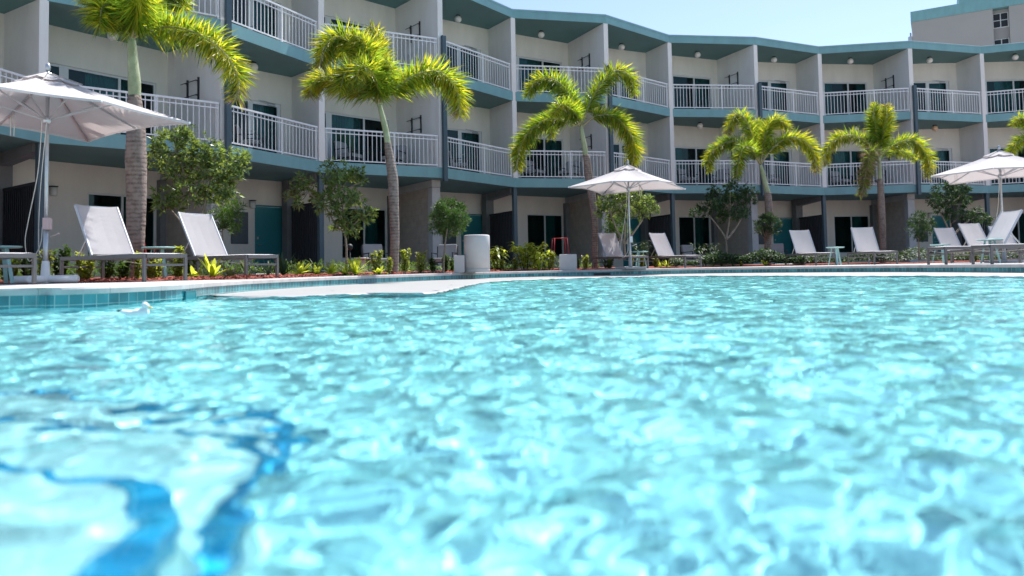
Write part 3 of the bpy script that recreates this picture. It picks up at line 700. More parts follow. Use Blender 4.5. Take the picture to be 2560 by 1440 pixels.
def palm(Y,base,trunk,shaft,fronds,label,seed,lf=.40,cnt=520):
    rr=random.Random(seed);b=gx(base,Y,.05);T=empty('palm_tree',b)
    def P(px,py,dy=0): return aty(px,py,Y+dy)-b
    s=F/Y
    tp=[Vector((0,0,-.08))]+[P(x,y) for x,y,_ in trunk];tr=[trunk[0][2]/s*1.12]+[r/s for *_,r in trunk]
    tc=curve3(tp,8);rc=[np.interp(i/8,range(len(tr)),tr) for i in range(len(tc))]
    rc=[r*(1+.018*math.sin(i*2.6)+rr.uniform(-.01,.01)) for i,r in enumerate(rc)]
    g=MB();g.tube(tc,rc,18);g.build('trunk',M['trunk'],T)
    sp=[P(x,y) for x,y,_ in shaft];sr=[r/s for *_,r in shaft];sc_=curve3(sp,6)
    g=MB();g.tube(sc_,[float(np.interp(i/6,range(len(sr)),sr)) for i in range(len(sc_))],16);g.build('crownshaft',M['shaft'],T)
    for fr in fronds:
        pts,kind=fr[0],fr[1];scl=fr[2] if len(fr)>2 else 1.
        c=curve3([P(x,y,dy) for x,y,dy in pts],12);Ls=[0]
        for i in range(1,len(c)): Ls.append(Ls[-1]+(c[i]-c[i-1]).length)
        tot=Ls[-1];mb=MB();mb.tube(c[::2]+([c[-1]] if (len(c)-1)%2 else []),[.026*scl*(1-.85*i/max(1,(len(c)//2))) for i in range(len(c[::2])+(1 if (len(c)-1)%2 else 0))],6)
        st=mb.build('frond_stalk',M['rachis'],T)
        g=MB();nl=int(cnt*1.75*min(1.3,tot/1.6)*scl)
        for k in range(nl):
            t=.14+.86*(k+rr.random())/nl;sdist=t*tot
            i=min(len(c)-2,max(0,int(np.searchsorted(Ls,sdist))-1));u=(sdist-Ls[i])/max(1e-6,Ls[i+1]-Ls[i]);p=c[i].lerp(c[i+1],u);tan=(c[i+1]-c[i]).normalized()
            upv=Vector((0,0,1))-tan*tan.z
            if upv.length<.1: upv=Vector((0,-1,0))-tan*tan.dot(Vector((0,-1,0)))
            upv.normalize();side=tan.cross(upv)
            a=rr.uniform(0,2*math.pi);rad=upv*math.cos(a)+side*math.sin(a)
            env=math.sin(math.pi*min(1,.13+.80*t))**.55
            l=lf*scl*env*rr.uniform(.55,1.25)
            dr=(tan*rr.uniform(.15,.8)+rad*rr.uniform(.7,1.)+Vector((0,0,-.10))).normalized()
            mi=0
            q=rr.random()
            if kind=='y': mi=1 if q<.12+.5*t else 0  # more backlight-yellow leaflets towards the frond tip
            elif kind=='d': mi=2 if q<.55 else 0
            else: mi=1 if q<.12+.25*t*(1 if t>.6 else 0) else 0
            if t>.93 and q<.35 and kind!='g': mi=2
            blade(g,p,dr,l,l*.042+.006,nrm=rad.cross(tan)+Vector((rr.uniform(-.6,.6),rr.uniform(-.6,.6),rr.uniform(-.6,.6))),mi=mi,droop=rr.uniform(.02,.22))
        g.build('leaflets',[M['frond'],M['frond_y'],M['frond_dry']],st)
    tag(T,label,'palm tree','foxtail palms along the pool planting bed');return T
palm(11.6,333,[(334,690,13),(337,640,17.5),(339,600,21),(341,480,23.5),(340,400,25),(340,330,22),(336,240,15.5)],[(336,242,14.5),(336,205,15),(332,150,12),(330,105,9.5),(329,92,6)],
 [([(330,97,0),(360,82,-.1),(410,68,-.3),(470,75,-.5),(530,105,-.7),(575,150,-.8),(597,205,-.8),(588,248,-.8)],'y',.92),
  ([(328,95,0),(300,30,.1),(270,-30,.2),(235,-40,.3),(222,0,.4)],'g'),([(329,95,0),(310,20,-.2),(290,-60,-.5),(250,-90,-.8)],'g'),
  ([(330,95,0),(345,20,0),(360,-70,.1),(380,-130,.3)],'g'),([(331,95,0),(355,30,.3),(390,-20,.6),(435,-30,.9),(455,20,1.1)],'g'),
  ([(328,97,0),(305,50,-.2),(275,15,-.5),(255,20,-.7),(250,60,-.8)],'g'),([(328,97,0),(318,60,.4),(290,30,.8),(262,60,1.2)],'g',.8),([(330,97,0),(340,50,-.4),(345,0,-.9),(340,-40,-1.4)],'g')],
 'largest palm at far left, cut off by the top of the photo',1,lf=.46,cnt=620)
palm(15.6,985,[(985,676,11),(986,640,11),(987,590,11.5),(984,500,13),(982,445,13),(975,400,11),(969,358,8.5)],[(969,358,7.8),(964,325,7.6),(956,292,7),(951,272,6),(948,262,5)],
 [([(948,262,0),(985,225,-.1),(1030,192,-.2),(1080,178,-.3),(1122,195,-.4),(1146,238,-.4),(1149,288,-.4)],'y'),
  ([(947,260,0),(951,200,.2),(948,130,.4),(938,78,.5),(925,65,.5)],'y',.85),
  ([(946,260,0),(925,200,-.2),(907,155,-.3),(885,115,-.4),(850,92,-.5),(815,112,-.6),(800,165,-.6)],'y'),
  ([(946,260,0),(905,228,0),(855,207,0),(812,192,0),(782,210,0),(776,240,0)],'y',.9),
  ([(946,260,0),(925,190,.4),(900,130,.8),(865,110,1.1),(835,140,1.2)],'g'),([(946,260,0),(935,200,-.2),(925,140,-.4),(905,100,-.6),(880,85,-.7)],'g',.9),([(946,260,0),(925,215,-.4),(895,175,-.8),(865,180,-1.1),(850,225,-1.2)],'g',.9),
  ([(948,262,0),(965,215,-.4),(975,170,-.7),(965,150,-1.)],'g',.8),([(946,262,0),(945,225,-.5),(935,185,-.9),(905,165,-1.3),(890,200,-1.5)],'g',.85)],
 'leaning palm left of centre with a bare curved trunk, between the two small leafy trees',2,lf=.50)
palm(22.5,1488,[(1487,655,8),(1487,600,8),(1487,560,8.5),(1481,500,9.5),(1472,440,10),(1467,400,8.7),(1464,388,7.5)],[(1464,388,7),(1461,365,6.8),(1457,345,6),(1454,325,5),(1453,314,4)],
 [([(1453,316,0),(1449,292,0),(1427,244,-.1),(1398,208,-.2),(1365,196,-.3),(1335,208,-.3),(1318,240,-.3)],'g',1.15),
  ([(1454,316,0),(1475,258,.1),(1503,210,.2),(1540,178,.3),(1574,190,.3),(1587,235,.3)],'g',1.15),
  ([(1452,316,0),(1420,303,0),(1375,298,0),(1332,320,0),(1300,368,0),(1293,425,0)],'g',1.15),
  ([(1456,316,0),(1490,290,-.2),(1530,290,-.3),(1568,322,-.4),(1586,368,-.4),(1577,420,-.4)],'y',1.15),
  ([(1452,316,0),(1425,285,.6),(1398,270,1.1),(1380,300,1.4),(1378,345,1.5)],'g',1.05),([(1453,316,0),(1435,280,-.6),(1405,262,-1.1),(1385,285,-1.4)],'g',1.),
  ([(1453,316,0),(1440,250,0),(1430,190,0),(1422,140,0)],'g',.12)],
 'palm in the middle with four long arching fronds, left of the middle umbrella',3,lf=.42)
palm(25.,1920,[(1919,645,8),(1920,600,8.5),(1923,560,9.5),(1922,520,9.5),(1919,482,8)],[(1919,482,6.8),(1912,455,6.2),(1906,430,5),(1901,412,4)],
 [([(1900,410,0),(1886,360,.1),(1868,308,.2),(1845,285,.3),(1825,308,.3),(1820,335,.3)],'y',1.),
  ([(1899,410,0),(1872,370,0),(1832,354,0),(1795,366,0),(1772,396,0),(1776,428,0)],'g',1.),
  ([(1902,410,0),(1910,352,0),(1925,308,0),(1950,300,0),(1972,322,0)],'y',1.),
  ([(1903,410,0),(1930,372,-.2),(1970,345,-.3),(2008,350,-.4),(2034,382,-.4),(2042,428,-.4)],'y',1.05),
  ([(1900,410,0),(1882,378,-.5),(1862,366,-.9),(1848,398,-1.2),(1842,446,-1.3)],'g',1.),([(1900,410,0),(1895,360,.5),(1900,320,.9),(1890,300,1.2)],'g',1.)],
 'palm with yellow-tipped fronds and leaning trunk, fourth from the left',4,lf=.42)
palm(24.5,2207,[(2208,640,6.5),(2207,590,7.5),(2206,560,8),(2203,500,8),(2200,448,7)],[(2200,448,5.6),(2199,425,5.3),(2198,405,4.6),(2197,392,4)],
 [([(2196,390,0),(2193,340,.1),(2184,290,.2),(2190,258,.2)],'g',1.),([(2198,390,0),(2208,335,0),(2217,290,0),(2213,262,0)],'y',1.),
  ([(2195,390,0),(2165,352,0),(2122,338,0),(2085,352,0),(2064,385,0),(2066,412,0)],'y',.95),
  ([(2199,390,0),(2240,360,-.2),(2280,350,-.2),(2308,374,-.3),(2324,408,-.3),(2318,442,-.3)],'y',.95),
  ([(2194,390,0),(2178,400,-.3),(2165,430,-.5),(2158,470,-.6),(2150,488,-.6)],'d',.9),([(2195,390,0),(2183,375,-.5),(2172,390,-.8),(2170,425,-.9)],'d',.9),([(2198,390,0),(2225,375,.6),(2260,380,.9),(2290,400,1.)],'g',.8)],
 'palm with two upright fronds, in front of the second dark post from the right',5,lf=.42)
palm(23.,2604,[(2603,645,8),(2603,560,9),(2602,450,8)],[(2602,450,6),(2601,400,5.5),(2600,352,4)],
 [([(2600,352,0),(2575,310,0),(2550,295,0),(2532,312,0)],'g',.9),([(2600,352,0),(2570,345,0),(2540,360,0),(2522,392,0)],'g',.9),([(2600,352,0),(2620,300,0),(2660,290,0),(2690,330,0)],'y'),([(2600,352,0),(2600,300,0),(2610,250,0)],'g')],
 'palm at the right edge with only its frond tips in the photo',6)

def tree(name,Y,base,stems,clusters,mat,label,cat,seed,style='broad',dens=1.,ll=.13,lw=.036,stemr=3.,group='small trees and shrubs in the planting bed'):
    rr=random.Random(seed);b=gx(base,Y,.05);T=empty(name,b);s=F/Y
    def P(px,py,dy=0): return aty(px,py,Y+dy)-b
    g=MB()
    for st in stems:
        pts=[P(*q) for q in st];c=curve3(pts,6);n=len(c)
        g.tube(c,[max(.006,stemr/s*(1-.65*i/n)) for i in range(n)],8)
    CL=[]
    for x,y,r,*dy in clusters:
        dy=dy[0] if dy else rr.uniform(-.45,.45);c=P(x,y,dy);CL.append((c,r/s))
    # twigs to cluster centres
    ends=[P(*q) for st in stems for q in st[-2:]]
    for c,r in CL:
        e=min(ends,key=lambda q:(q-c).length);mid=e.lerp(c,.5)+Vector((rr.uniform(-.05,.05),rr.uniform(-.05,.05),-.03));g.tube([e,mid,c],[.012,.009,.006],6)
    tr=g.build('trunk',M['bark'],T)
    g=MB()
    for c,r in CL:
        nr=int(30*dens*(r/.3)**2*(.3/.3))+6
        for k in range(nr):
            v=Vector((rr.gauss(0,1),rr.gauss(0,1),rr.gauss(0,1))).normalized()*r*(rr.random()**.45);q=c+v;q.z=c.z+v.z*.9
            ax=(v.normalized()*.8+Vector((rr.uniform(-.5,.5),rr.uniform(-.5,.5),.55))).normalized()
            o1=ax.orthogonal().normalized();o2=ax.cross(o1)
            if style=='broad':
                nl=rr.randint(7,11)
                for j in range(nl):
                    an=2*math.pi*j/nl+rr.uniform(-.3,.3);el=rr.uniform(.15,1.1)
                    dd=(o1*math.cos(an)+o2*math.sin(an))*math.cos(el)+ax*math.sin(el)
                    blade(g,q+ax*rr.uniform(0,.04),dd,ll*rr.uniform(.6,1.15),lw*rr.uniform(.7,1.1),nrm=ax+Vector((rr.uniform(-.3,.3),)*3),droop=rr.uniform(0,.3))
            else:
                for j in range(14):
                    dd=(ax*rr.uniform(.2,1)+o1*rr.uniform(-1,1)+o2*rr.uniform(-1,1)).normalized()
                    blade(g,q+dd*rr.uniform(0,.03),dd,ll*rr.uniform(.6,1.2),lw*rr.uniform(.7,1.2),nrm=Vector((rr.uniform(-1,1),rr.uniform(-1,1),rr.uniform(-1,1))))
    g.build('crown',mat,T);tag(T,label,cat,group);return T
tree('leafy_tree',13.,484,[[(484,690),(486,640),(484,600),(470,520),(462,440),(440,380)],[(485,640),(492,580),(512,510),(530,440),(560,400)],[(484,620),(455,560),(425,520),(412,490)]],
 [(428,365,46),(470,350,40),(500,385,50),(545,395,44),(592,405,28),(610,395,14),(398,405,30),(455,420,46),(515,440,46),(565,440,38),(415,490,28),(440,508,20),(395,370,16),(480,480,34),(530,490,34),(450,335,20),(570,480,26),(405,520,14)],M['leaf'],
 'tall open-branched leafy tree right of the largest palm','tree',21,dens=1.25)
tree('fine_leaved_tree',13.9,560,[[(560,690),(558,640),(556,560)]],[(560,505,34),(548,545,34),(575,545,30),(535,480,26),(590,520,22),(560,575,20),(585,575,16)],M['leaf_fine'],
 'feathery dense tree between the tall leafy tree and the grey service panel','tree',22,'fine',dens=2.2,ll=.10,lw=.012)
tree('leafy_tree',14.5,864,[[(866,660),(866,620),(862,580),(861,540),(845,470),(835,430)],[(863,590),(880,565),(905,545)],[(861,580),(838,560),(815,520),(770,480)]],
 [(757,459,28),(735,488,20),(775,490,18),(835,432,34),(868,448,30),(893,432,16),(905,455,10),(848,482,40),(815,508,34),(882,505,32),(905,545,20),(926,532,13),(852,545,26),(878,568,24),(842,572,12),(745,505,10)],M['leaf'],
 'young leafy tree with a thin pale stem, left of the leaning palm','tree',23,dens=1.3)
tree('clipped_round_tree',17.,1108,[[(1108,682),(1110,640),(1114,600),(1120,560)]],[(1120,522,30),(1100,548,28),(1145,548,27),(1122,572,26),(1092,572,14),(1148,522,20),(1098,522,18),(1150,572,14),(1122,545,30)],M['leaf_clip'],
 'small round fine-leaved tree left of the tall white cylinder bin','tree',24,'fine',dens=4.6,ll=.10,lw=.014)
tree('branching_tree',21.6,1561,[[(1561,648),(1560,610),(1540,570),(1525,530),(1515,505)],[(1560,612),(1563,570),(1562,520)],[(1561,612),(1585,580),(1608,545),(1620,515)]],
 [(1515,512,27),(1548,500,30),(1585,498,30),(1615,505,26),(1634,522,13),(1600,535,20),(1560,530,24),(1532,540,18),(1500,530,12)],M['leaf'],
 'V-branched tree under the middle umbrella','tree',25,dens=1.5)
tree('fine_leaved_tree',22.4,1548,[[(1548,648),(1547,600)]],[(1545,560,22),(1525,572,18),(1560,580,16),(1535,590,12)],M['leaf_fine'],
 'dark feathery shrub behind the V-branched tree, above the left lounger of the middle umbrella','tree',26,'fine',dens=2.5,ll=.11,lw=.014)
tree('branching_tree',24.,1815,[[(1815,655),(1816,620),(1812,592),(1790,560),(1770,535)],[(1815,600),(1822,560),(1826,520)],[(1816,600),(1840,570),(1858,535)]],
 [(1760,525,20),(1795,500,30),(1838,492,33),(1870,482,22),(1850,530,24),(1812,540,20),(1738,532,13),(1828,466,16),(1782,480,16),(1880,500,10)],M['leaf_dark_shade'],
 'dark green branching tree left of the fourth palm','tree',27,dens=1.6)
tree('fine_leaved_tree',24.9,1916,[[(1916,655),(1915,600)]],[(1903,560,18),(1935,558,16),(1900,578,12),(1920,545,16),(1940,575,10),(1918,580,12)],M['leaf_dark_shade'],
 'small dark round shrub behind the trunk of the fourth palm','tree',28,'fine',dens=2.5,ll=.11,lw=.016)
tree('branching_tree',23.5,2382,[[(2382,655),(2382,610),(2376,560),(2372,510)],[(2382,600),(2365,560),(2350,530)],[(2382,590),(2410,560),(2440,540)]],
 [(2356,478,24),(2391,468,27),(2398,494,24),(2334,500,15),(2356,513,26),(2412,508,13),(2439,540,22),(2463,548,13),(2405,538,14),(2375,535,16),(2415,475,10)],M['leaf_dark_shade'],
 'dark glossy-leaved tree left of the right umbrella pole','tree',29,dens=1.6)
tree('fine_leaved_tree',22.6,2298,[[(2298,650),(2297,600)]],[(2290,556,20),(2310,578,18),(2280,575,14),(2325,560,15),(2300,545,16),(2298,592,12)],M['leaf_dark_shade'],
 'low dark round shrub left of the dark glossy-leaved tree','tree',30,'fine',dens=2.5,ll=.10,lw=.016)
# leafy bushes
def bush(px,Y,w,h,label,seed,mat='leaf_bush',name='leafy_bush'):
    rr=random.Random(seed);b=gx(px,Y,.025);T=empty(name,b);g=MB();st=MB();n=max(4,int(7*w/.3))
    for k in range(n):
        a=rr.uniform(0,6.28);r=w/2*rr.random()**.5*.7;hh=h*rr.uniform(.65,1.)
        p0=Vector((r*.4*math.cos(a),r*.4*math.sin(a),-.04));p1=Vector((r*math.cos(a),r*math.sin(a),hh));st.tube([p0,p1],[.007,.004],5)
        for j in range(int(64*hh/.4)+14):
            t=.12+.88*rr.random()
            q=p0.lerp(p1,t);an=rr.uniform(0,6.28);dd=Vector((math.cos(an),math.sin(an),rr.uniform(.1,1.3)))
            blade(g,q,dd,rr.uniform(.05,.095),rr.uniform(.026,.042),nrm=Vector((rr.uniform(-.4,.4),rr.uniform(-.4,.4),1)),droop=rr.uniform(0,.2))
    st.build('stems',M['bark'],T);g.build('leaves',M[mat],T);tag(T,label,'bush','leafy bushes in the mulch bed')
bl=[(22,10.6,.34,.36,'yellow-green bush under the lounger at the left edge'),(70,10.8,.3,.36,'dark bush between the lounger legs at the left edge','leaf_dark_shade'),(112,10.7,.22,.42,'narrow bush right of the large left umbrella pole'),
 (150,11.,.32,.52,'tall dark bush under the head of the second lounger','leaf_fine'),(214,10.6,.36,.36,'round speckled bush under the raised backrest of the second lounger'),(268,11.2,.26,.3,'dark bush left of the largest palm trunk','leaf_fine'),
 (308,11.0,.22,.3,'small bush at the left foot of the largest palm','leaf_fine'),(341,10.5,.12,.34,'thin bright yellow-green sprig in front of the largest palm'),(372,10.8,.16,.26,'small bush between the lounger foot and the mint table'),(396,10.6,.16,.28,'small bright bush between the legs of the left mint table'),
 (446,11.,.26,.42,'bush right of the left mint table'),(468,11.6,.24,.36,'dull bush under the head of the third lounger','leaf_fine'),
 (941,14.6,.24,.42,'tall bush left of the leaning palm trunk'),(970,15.,.16,.3,'small bush touching the leaning palm trunk'),(1012,15.2,.26,.48,'tall bright bush right of the leaning palm trunk'),
 (1053,16.2,.28,.42,'fourth bush from the leaning palm, right of the tall bright one'),(1082,16.8,.2,.3,'small dark bush left of the round clipped tree','leaf_fine'),(1112,17.4,.34,.38,'dark bush at the foot of the round clipped tree','leaf_fine'),(1132,17.6,.16,.3,'narrow bush beside the small white cube left of the bin','leaf_fine'),
 (1463,21.2,.28,.36,'bush at the foot of the middle palm'),(1445,21.6,.2,.3,'dark bush between the white cube and the middle palm','leaf_fine'),(1520,22.,.5,.3,'wide low bush under the left lounger of the middle umbrella','leaf_fine'),(1600,22.,.3,.34,'bush right of the middle umbrella pole'),(1640,22.2,.24,.36,'bush under the head of the lounger right of the middle umbrella'),(1578,22.4,.2,.5,'tall sprig behind the middle umbrella pole'),
 (2435,24.0,.4,.4,'bright bush behind the loungers at the right','leaf_bright')]
for k,q in enumerate(bl): bush(q[0],q[1],q[2]*1.2,q[3]*1.12,q[4],100+k,*(q[5:]))
def rosette(px,Y,r,h,n,label,seed,mat='leaf_bright',w=.075,name='strap_leaf_plant'):
    rr=random.Random(seed);b=gx(px,Y,.03);T=empty(name,b);g=MB()
    for k in range(n):
        a=2*math.pi*k/n+rr.uniform(-.3,.3);el=rr.uniform(.25,1.25);l=rr.uniform(.75,1.1)
        dd=Vector((math.cos(a)*math.cos(el)*r,math.sin(a)*math.cos(el)*r,math.sin(el)*h));L_=dd.length*l*1.25
        blade(g,Vector((0,0,0)),dd,L_,w,droop=rr.uniform(.15,.5)*math.cos(el),folds=6)
    core=MB();core.lathe([(0,-.05),(.03,-.04),(.025,.05),(.0,.08)],n=10);core.build('base',M['leaf_fine'],T)
    g.build('leaves',M[mat],T);tag(T,label,'plant','strap-leaved plants at the edge of the bed')
ro=[(530,10.9,.34,.42,16,'large strap-leaved plant under the third lounger'),(487,11.2,.26,.18,12,'low strap-leaved plant at the left under the third lounger'),(575,11.5,.3,.2,16,'dull spreading plant under the foot of the third lounger','leaf_grey'),
 (748,12.9,.38,.24,20,'leftmost bright strap-leaved plant past the third lounger'),(793,13.3,.25,.2,14,'small bright plant between two wider strap-leaved plants'),(828,13.5,.34,.24,18,'wide strap-leaved plant left of the thin-stemmed tree'),(862,13.7,.28,.16,16,'low pale plant at the foot of the thin-stemmed tree'),
 (888,13.9,.42,.34,18,'tall strap-leaved plant right of the thin-stemmed tree'),(948,14.5,.26,.16,16,'small flat plant left of the leaning palm'),
 (620,12.6,.4,.35,30,'grassy grey-green tuft behind the foot of the third lounger','leaf_grey',.015),(670,12.9,.35,.3,26,'grassy tuft right of the third lounger','leaf_grey',.015),(707,12.8,.3,.5,10,'dark arching-leaved plant in front of the nearest teal door','leaf_dark_shade',.05),
 (1652,22.2,.3,.32,26,'variegated grass tuft left of the second pair of loungers','leaf_bright',.02),(1668,22.3,.28,.3,26,'variegated grass tuft under the lounger right of the middle umbrella','leaf_bright',.02),(1690,22.5,.28,.26,22,'dull grass tuft under the lounger right of the middle umbrella','leaf_grey',.02),
 (1784,22.6,.4,.32,36,'grey-green grass tuft left of the dark branching tree trunk','leaf_grey',.018),(1805,22.7,.36,.3,34,'grey-green grass tuft in front of the dark branching tree trunk','leaf_grey',.018),(1832,22.5,.2,.3,16,'narrow grass tuft right of the dark branching tree trunk','leaf_grey',.018),
 (1912,22.4,.24,.2,14,'bright leafy tuft at the foot of the fourth palm','leaf_bright',.05),(1852,22.6,.22,.2,14,'bright leafy tuft left of the fourth palm','leaf_bright',.05)]
for k,q in enumerate(ro): rosette(q[0],q[1],q[2],q[3],q[4],q[5],200+k,*(q[6:]))
def ginger(px,Y,w,h,n,label,seed,mat='leaf_bright',ls=.24,lw=.06):
    rr=random.Random(seed);b=gx(px,Y,.025);T=empty('arching_leaf_plant',b);g=MB();st=MB()
    for k in range(n):
        a=rr.uniform(0,6.28);r=w/2*rr.random();ti=Vector((math.cos(a)*r*1.2,math.sin(a)*r,h*rr.uniform(.65,1)));p0=Vector((ti.x*.35,ti.y*.35,-.03))
        c=curve3([p0,p0.lerp(ti,.6)+Vector((0,0,.12*h)),ti],6);st.tube(c,.006,5);out=Vector((math.cos(a),math.sin(a),0))
        for j in range(13):
            t=.2+.8*j/12;q=c[min(len(c)-1,int(t*(len(c)-1)))];sd=1 if j%2 else -1;sv=out.cross(Vector((0,0,1)))*sd
            blade(g,q,out*rr.uniform(.2,.9)+sv*rr.uniform(.4,1)+Vector((0,0,rr.uniform(.1,.7))),ls*rr.uniform(.7,1.15),lw,droop=rr.uniform(.3,.8),folds=4)
    st.build('stems',M['leaf_fine'],T);g.build('leaves',M[mat],T);tag(T,label,'plant','arching leafy plants behind the pool edge')
ginger(1245,19.6,.5,.68,14,'bright arching plant right beside the tall white cylinder bin',301)
ginger(1316,20.2,.85,.8,30,'largest bright arching plant between the bin and the white cube',302)
ginger(1350,19.9,.6,.55,20,'bright arching plant left of the bush beside the white cube',303)
bush(1377,19.9,.3,.48,'bright upright bush touching the white cube',330)
bush(1290,20.0,.26,.34,'small bush in front of the largest bright arching plant',331);bush(1255,19.7,.22,.3,'small bush at the foot of the arching plant beside the bin',332)
ginger(1610,25.2,1.2,.95,16,'dark palm-like plant in shade behind the mint table of the middle umbrella',304,'leaf_dark_shade',.28,.03)
ginger(1765,24.6,1.,.8,14,'dark palm-like plant in shade left of the dark branching tree',305,'leaf_dark_shade',.28,.03)
# red-leaved plants
for px,Y,lab in((372,13.2,'red and dark leaved plant behind the left mint table'),(2,13.4,'red-leaved plant at the left edge')):
    rosette(px,Y,.35,.75,14,lab,400+px,'red_leaf' if 'red_leaf' in M else 'frond_dry',.05,'red_leaved_plant') if 0 else None
    M.setdefault('red_leaf',leafmat('red_leaf',(.16,.015,.015),(.35,.02,.02),.4,.7,.3));rosette(px,Y,.32,.72,14,lab,400+px,'red_leaf',.045,'red_leaved_plant')
# low ground cover
g=MB();rr=random.Random(9)
for k in range(15000):
    px=rr.choice([rr.uniform(1840,2010),rr.uniform(1980,2560),rr.uniform(1680,1850)]) ;Y=rr.uniform(22.3,24.6)
    if px>2200:Y=rr.uniform(22.6+(px-2200)*.0045,25.8)
    h=rr.uniform(.05,.40)*(.75+.25*math.sin(px*.05)+.2*math.sin(px*.017+1));p=gx(px,Y,.025);p.z=.05+h
    an=rr.uniform(0,6.28);blade(g,p,Vector((math.cos(an),math.sin(an),rr.uniform(0,1))),rr.uniform(.08,.14),rr.uniform(.035,.06),nrm=Vector((rr.uniform(-.5,.5),rr.uniform(-.5,.5),1)))
o=g.build('ground_cover',M['leaf_dark_shade']);tag(o,'low dark green ground cover along the shaded right side of the bed','ground cover',kind='stuff')

g=MB();rr=random.Random(19)
for k in range(9000):
    px=rr.uniform(-60,1500);a_=interp(BED,px);b_=interp(BACK,px);Y=a_+(b_-a_)*rr.uniform(.22,.95)
    if math.sin(px*.045)+math.sin(px*.021+Y*1.7)<-.5: continue
    h=rr.uniform(.03,.30)*(.7+.3*math.sin(px*.06+Y));p=gx(px,Y,.03);p.z=.03+h
    an=rr.uniform(0,6.28);blade(g,p,Vector((math.cos(an),math.sin(an),rr.uniform(.2,1.6))),rr.uniform(.10,.22),rr.uniform(.018,.04),nrm=Vector((rr.uniform(-.5,.5),rr.uniform(-.5,.5),1)),droop=rr.uniform(0,.3))
o=g.build('understorey_planting',M['leaf_fine']);tag(o,'low green foliage filling the left half of the bed behind the bushes','ground cover',kind='stuff')
# ------------------------------------------------------------------ sun loungers
def sling_sheet(p0,p1,w0,w1,n=10,sag=.015,th=.012,m=4,mi=0,topsag=0.):
    mb=MB();P0=Vector(p0);P1=Vector(p1);d=(P1-P0);L_=d.length;dn=d/L_;nn=Vector((-dn.z,0,dn.x))
    gr=[]
    for i in range(n+1):
        t=i/n;row=[]
        for j in range(m+1):
            s=j/m;y=-(w0+(w1-w0)*s);q=P0+d*t-nn*sag*math.sin(math.pi*t)*math.sin(math.pi*s)
            if topsag: q=q-dn*topsag*math.sin(math.pi*s)*t
            row.append(Vector((q.x,y,q.z)))
        gr.append(row)
    for s_ in(0,1):
        for i in range(n):
            for j in range(m):
                f=[gr[i][j],gr[i+1][j],gr[i+1][j+1],gr[i][j+1]]
                if s_:f=[q+nn*th for q in f][::-1]
                mb.face(f,mi,True)
    return mb
SZ=.335;LL=2.02;LW=.62;HG=1.22
def make_lounger():
    T=empty('sun_lounger')
    f=MB();t=.035
    for y in(-t/2,-LW+t/2): f.beam((0,y,SZ),(LL,y,SZ),t,.055)
    f.beam((.0,-t,SZ),(.0,-LW+t,SZ),.035,.05);f.beam((LL,-t,SZ),(LL,-LW+t,SZ),.035,.05);f.beam((HG+.03,-t,SZ-.02),(HG+.03,-LW+t,SZ-.02),.03,.025)
    f.beam((.02,-t,.215),(.02,-LW+t,.215),.03,.03);f.beam((LL-.02,-t,.215),(LL-.02,-LW+t,.215),.03,.03)
    f.build('frame',M['grey_metal'],T,bevel=.003)
    for x,y in((.02,-t/2-.001),(.02,-LW+t/2+.001),(LL-.02,-t/2-.001),(LL-.02,-LW+t/2+.001)):
        g=MB();g.beam((x,y,.012),(x,y,SZ-.03),.038,.045,up=(1,0,0));l=g.build('leg',M['grey_metal'],T,bevel=.003)
        g=MB();g.box((x,y,.006),(.042,.036,.012));g.build('foot_cap',M['black'],l)
    sling_sheet((.03,0,SZ+.022),(HG-.02,0,SZ+.022),.03,LW-.03,sag=.03).build('seat_sling',M['sling'],T)
    ang=R(59);bl_=.84;x1=HG+math.cos(ang)*bl_;z1=SZ+.03+math.sin(ang)*bl_
    bk=MB()
    for y in(-.012,-LW+.012): bk.beam((HG,y,SZ+.03),(x1,y,z1),.024,.035)
    bk.beam((x1,-.012,z1-.01),(x1,-LW+.012,z1-.01),.02,.02)
    M['slate_frame']=pmat('slate_frame',(.42,.44,.50),.4,metal=.2,var=.05)
    b=bk.build('backrest',M['slate_frame'],T,bevel=.003)
    s=sling_sheet((HG+.01,0,SZ+.045),(x1+.005,0,z1+.004),.022,LW-.022,sag=.02,topsag=.03);s.build('back_sling',M['sling'],b)
    q=MB()
    sx=HG+math.cos(ang)*.34;sz=SZ+.02+math.sin(ang)*.34
    for y in(-.06,-LW+.06): q.beam((sx,y,sz),(HG+.44,y,SZ-.0),.014,.022)
    q.beam((HG+.44,-.06,SZ),(HG+.44,-LW+.06,SZ),.018,.018);q.build('back_strut',M['steel'],T)
    q=MB();c=curve3([(.03,-.05,SZ-.05),(.35,-.2,SZ-.10),(.8,-.3,SZ-.07),(1.15,-.4,SZ-.06)],6);q.tube(c,.004,5);q.build('cord',M['rope'],T)
    return T
LG=[((-5.86,7.86),149,'sun lounger at the left edge, only its foot end in the photo'),((-4.72,9.22),149,'nearest sun lounger with tall pale backrest, left of the largest palm'),((-3.98,10.75),149,'sun lounger with pale backrest right of the largest palm, in front of the leafy tree'),
 ((3.30,20.15),116,'sun lounger behind the middle umbrella pole, in its shade'),((4.98,20.8),117,'sun lounger right of the middle umbrella'),((8.62,20.5),93,'left lounger beside the mint table at right of centre'),((9.78,19.5),84,'right lounger beside the mint table, in front of the fifth palm'),
 ((13.15,20.7),92,'farthest lounger of the right group, with the lowest-looking pale backrest'),((12.45,18.2),95,'lounger of the right group with the tallest upright backrest, facing the pool'),((14.4,20.2),88,'lounger mostly hidden behind the sideways ones at the right edge'),((8.74,15.2),2,'sideways lounger at the right edge with its backrest sloping up to the right'),((8.88,13.95),-2,'front sideways lounger at the right edge, only its foot end in the photo')]
lp=make_lounger()
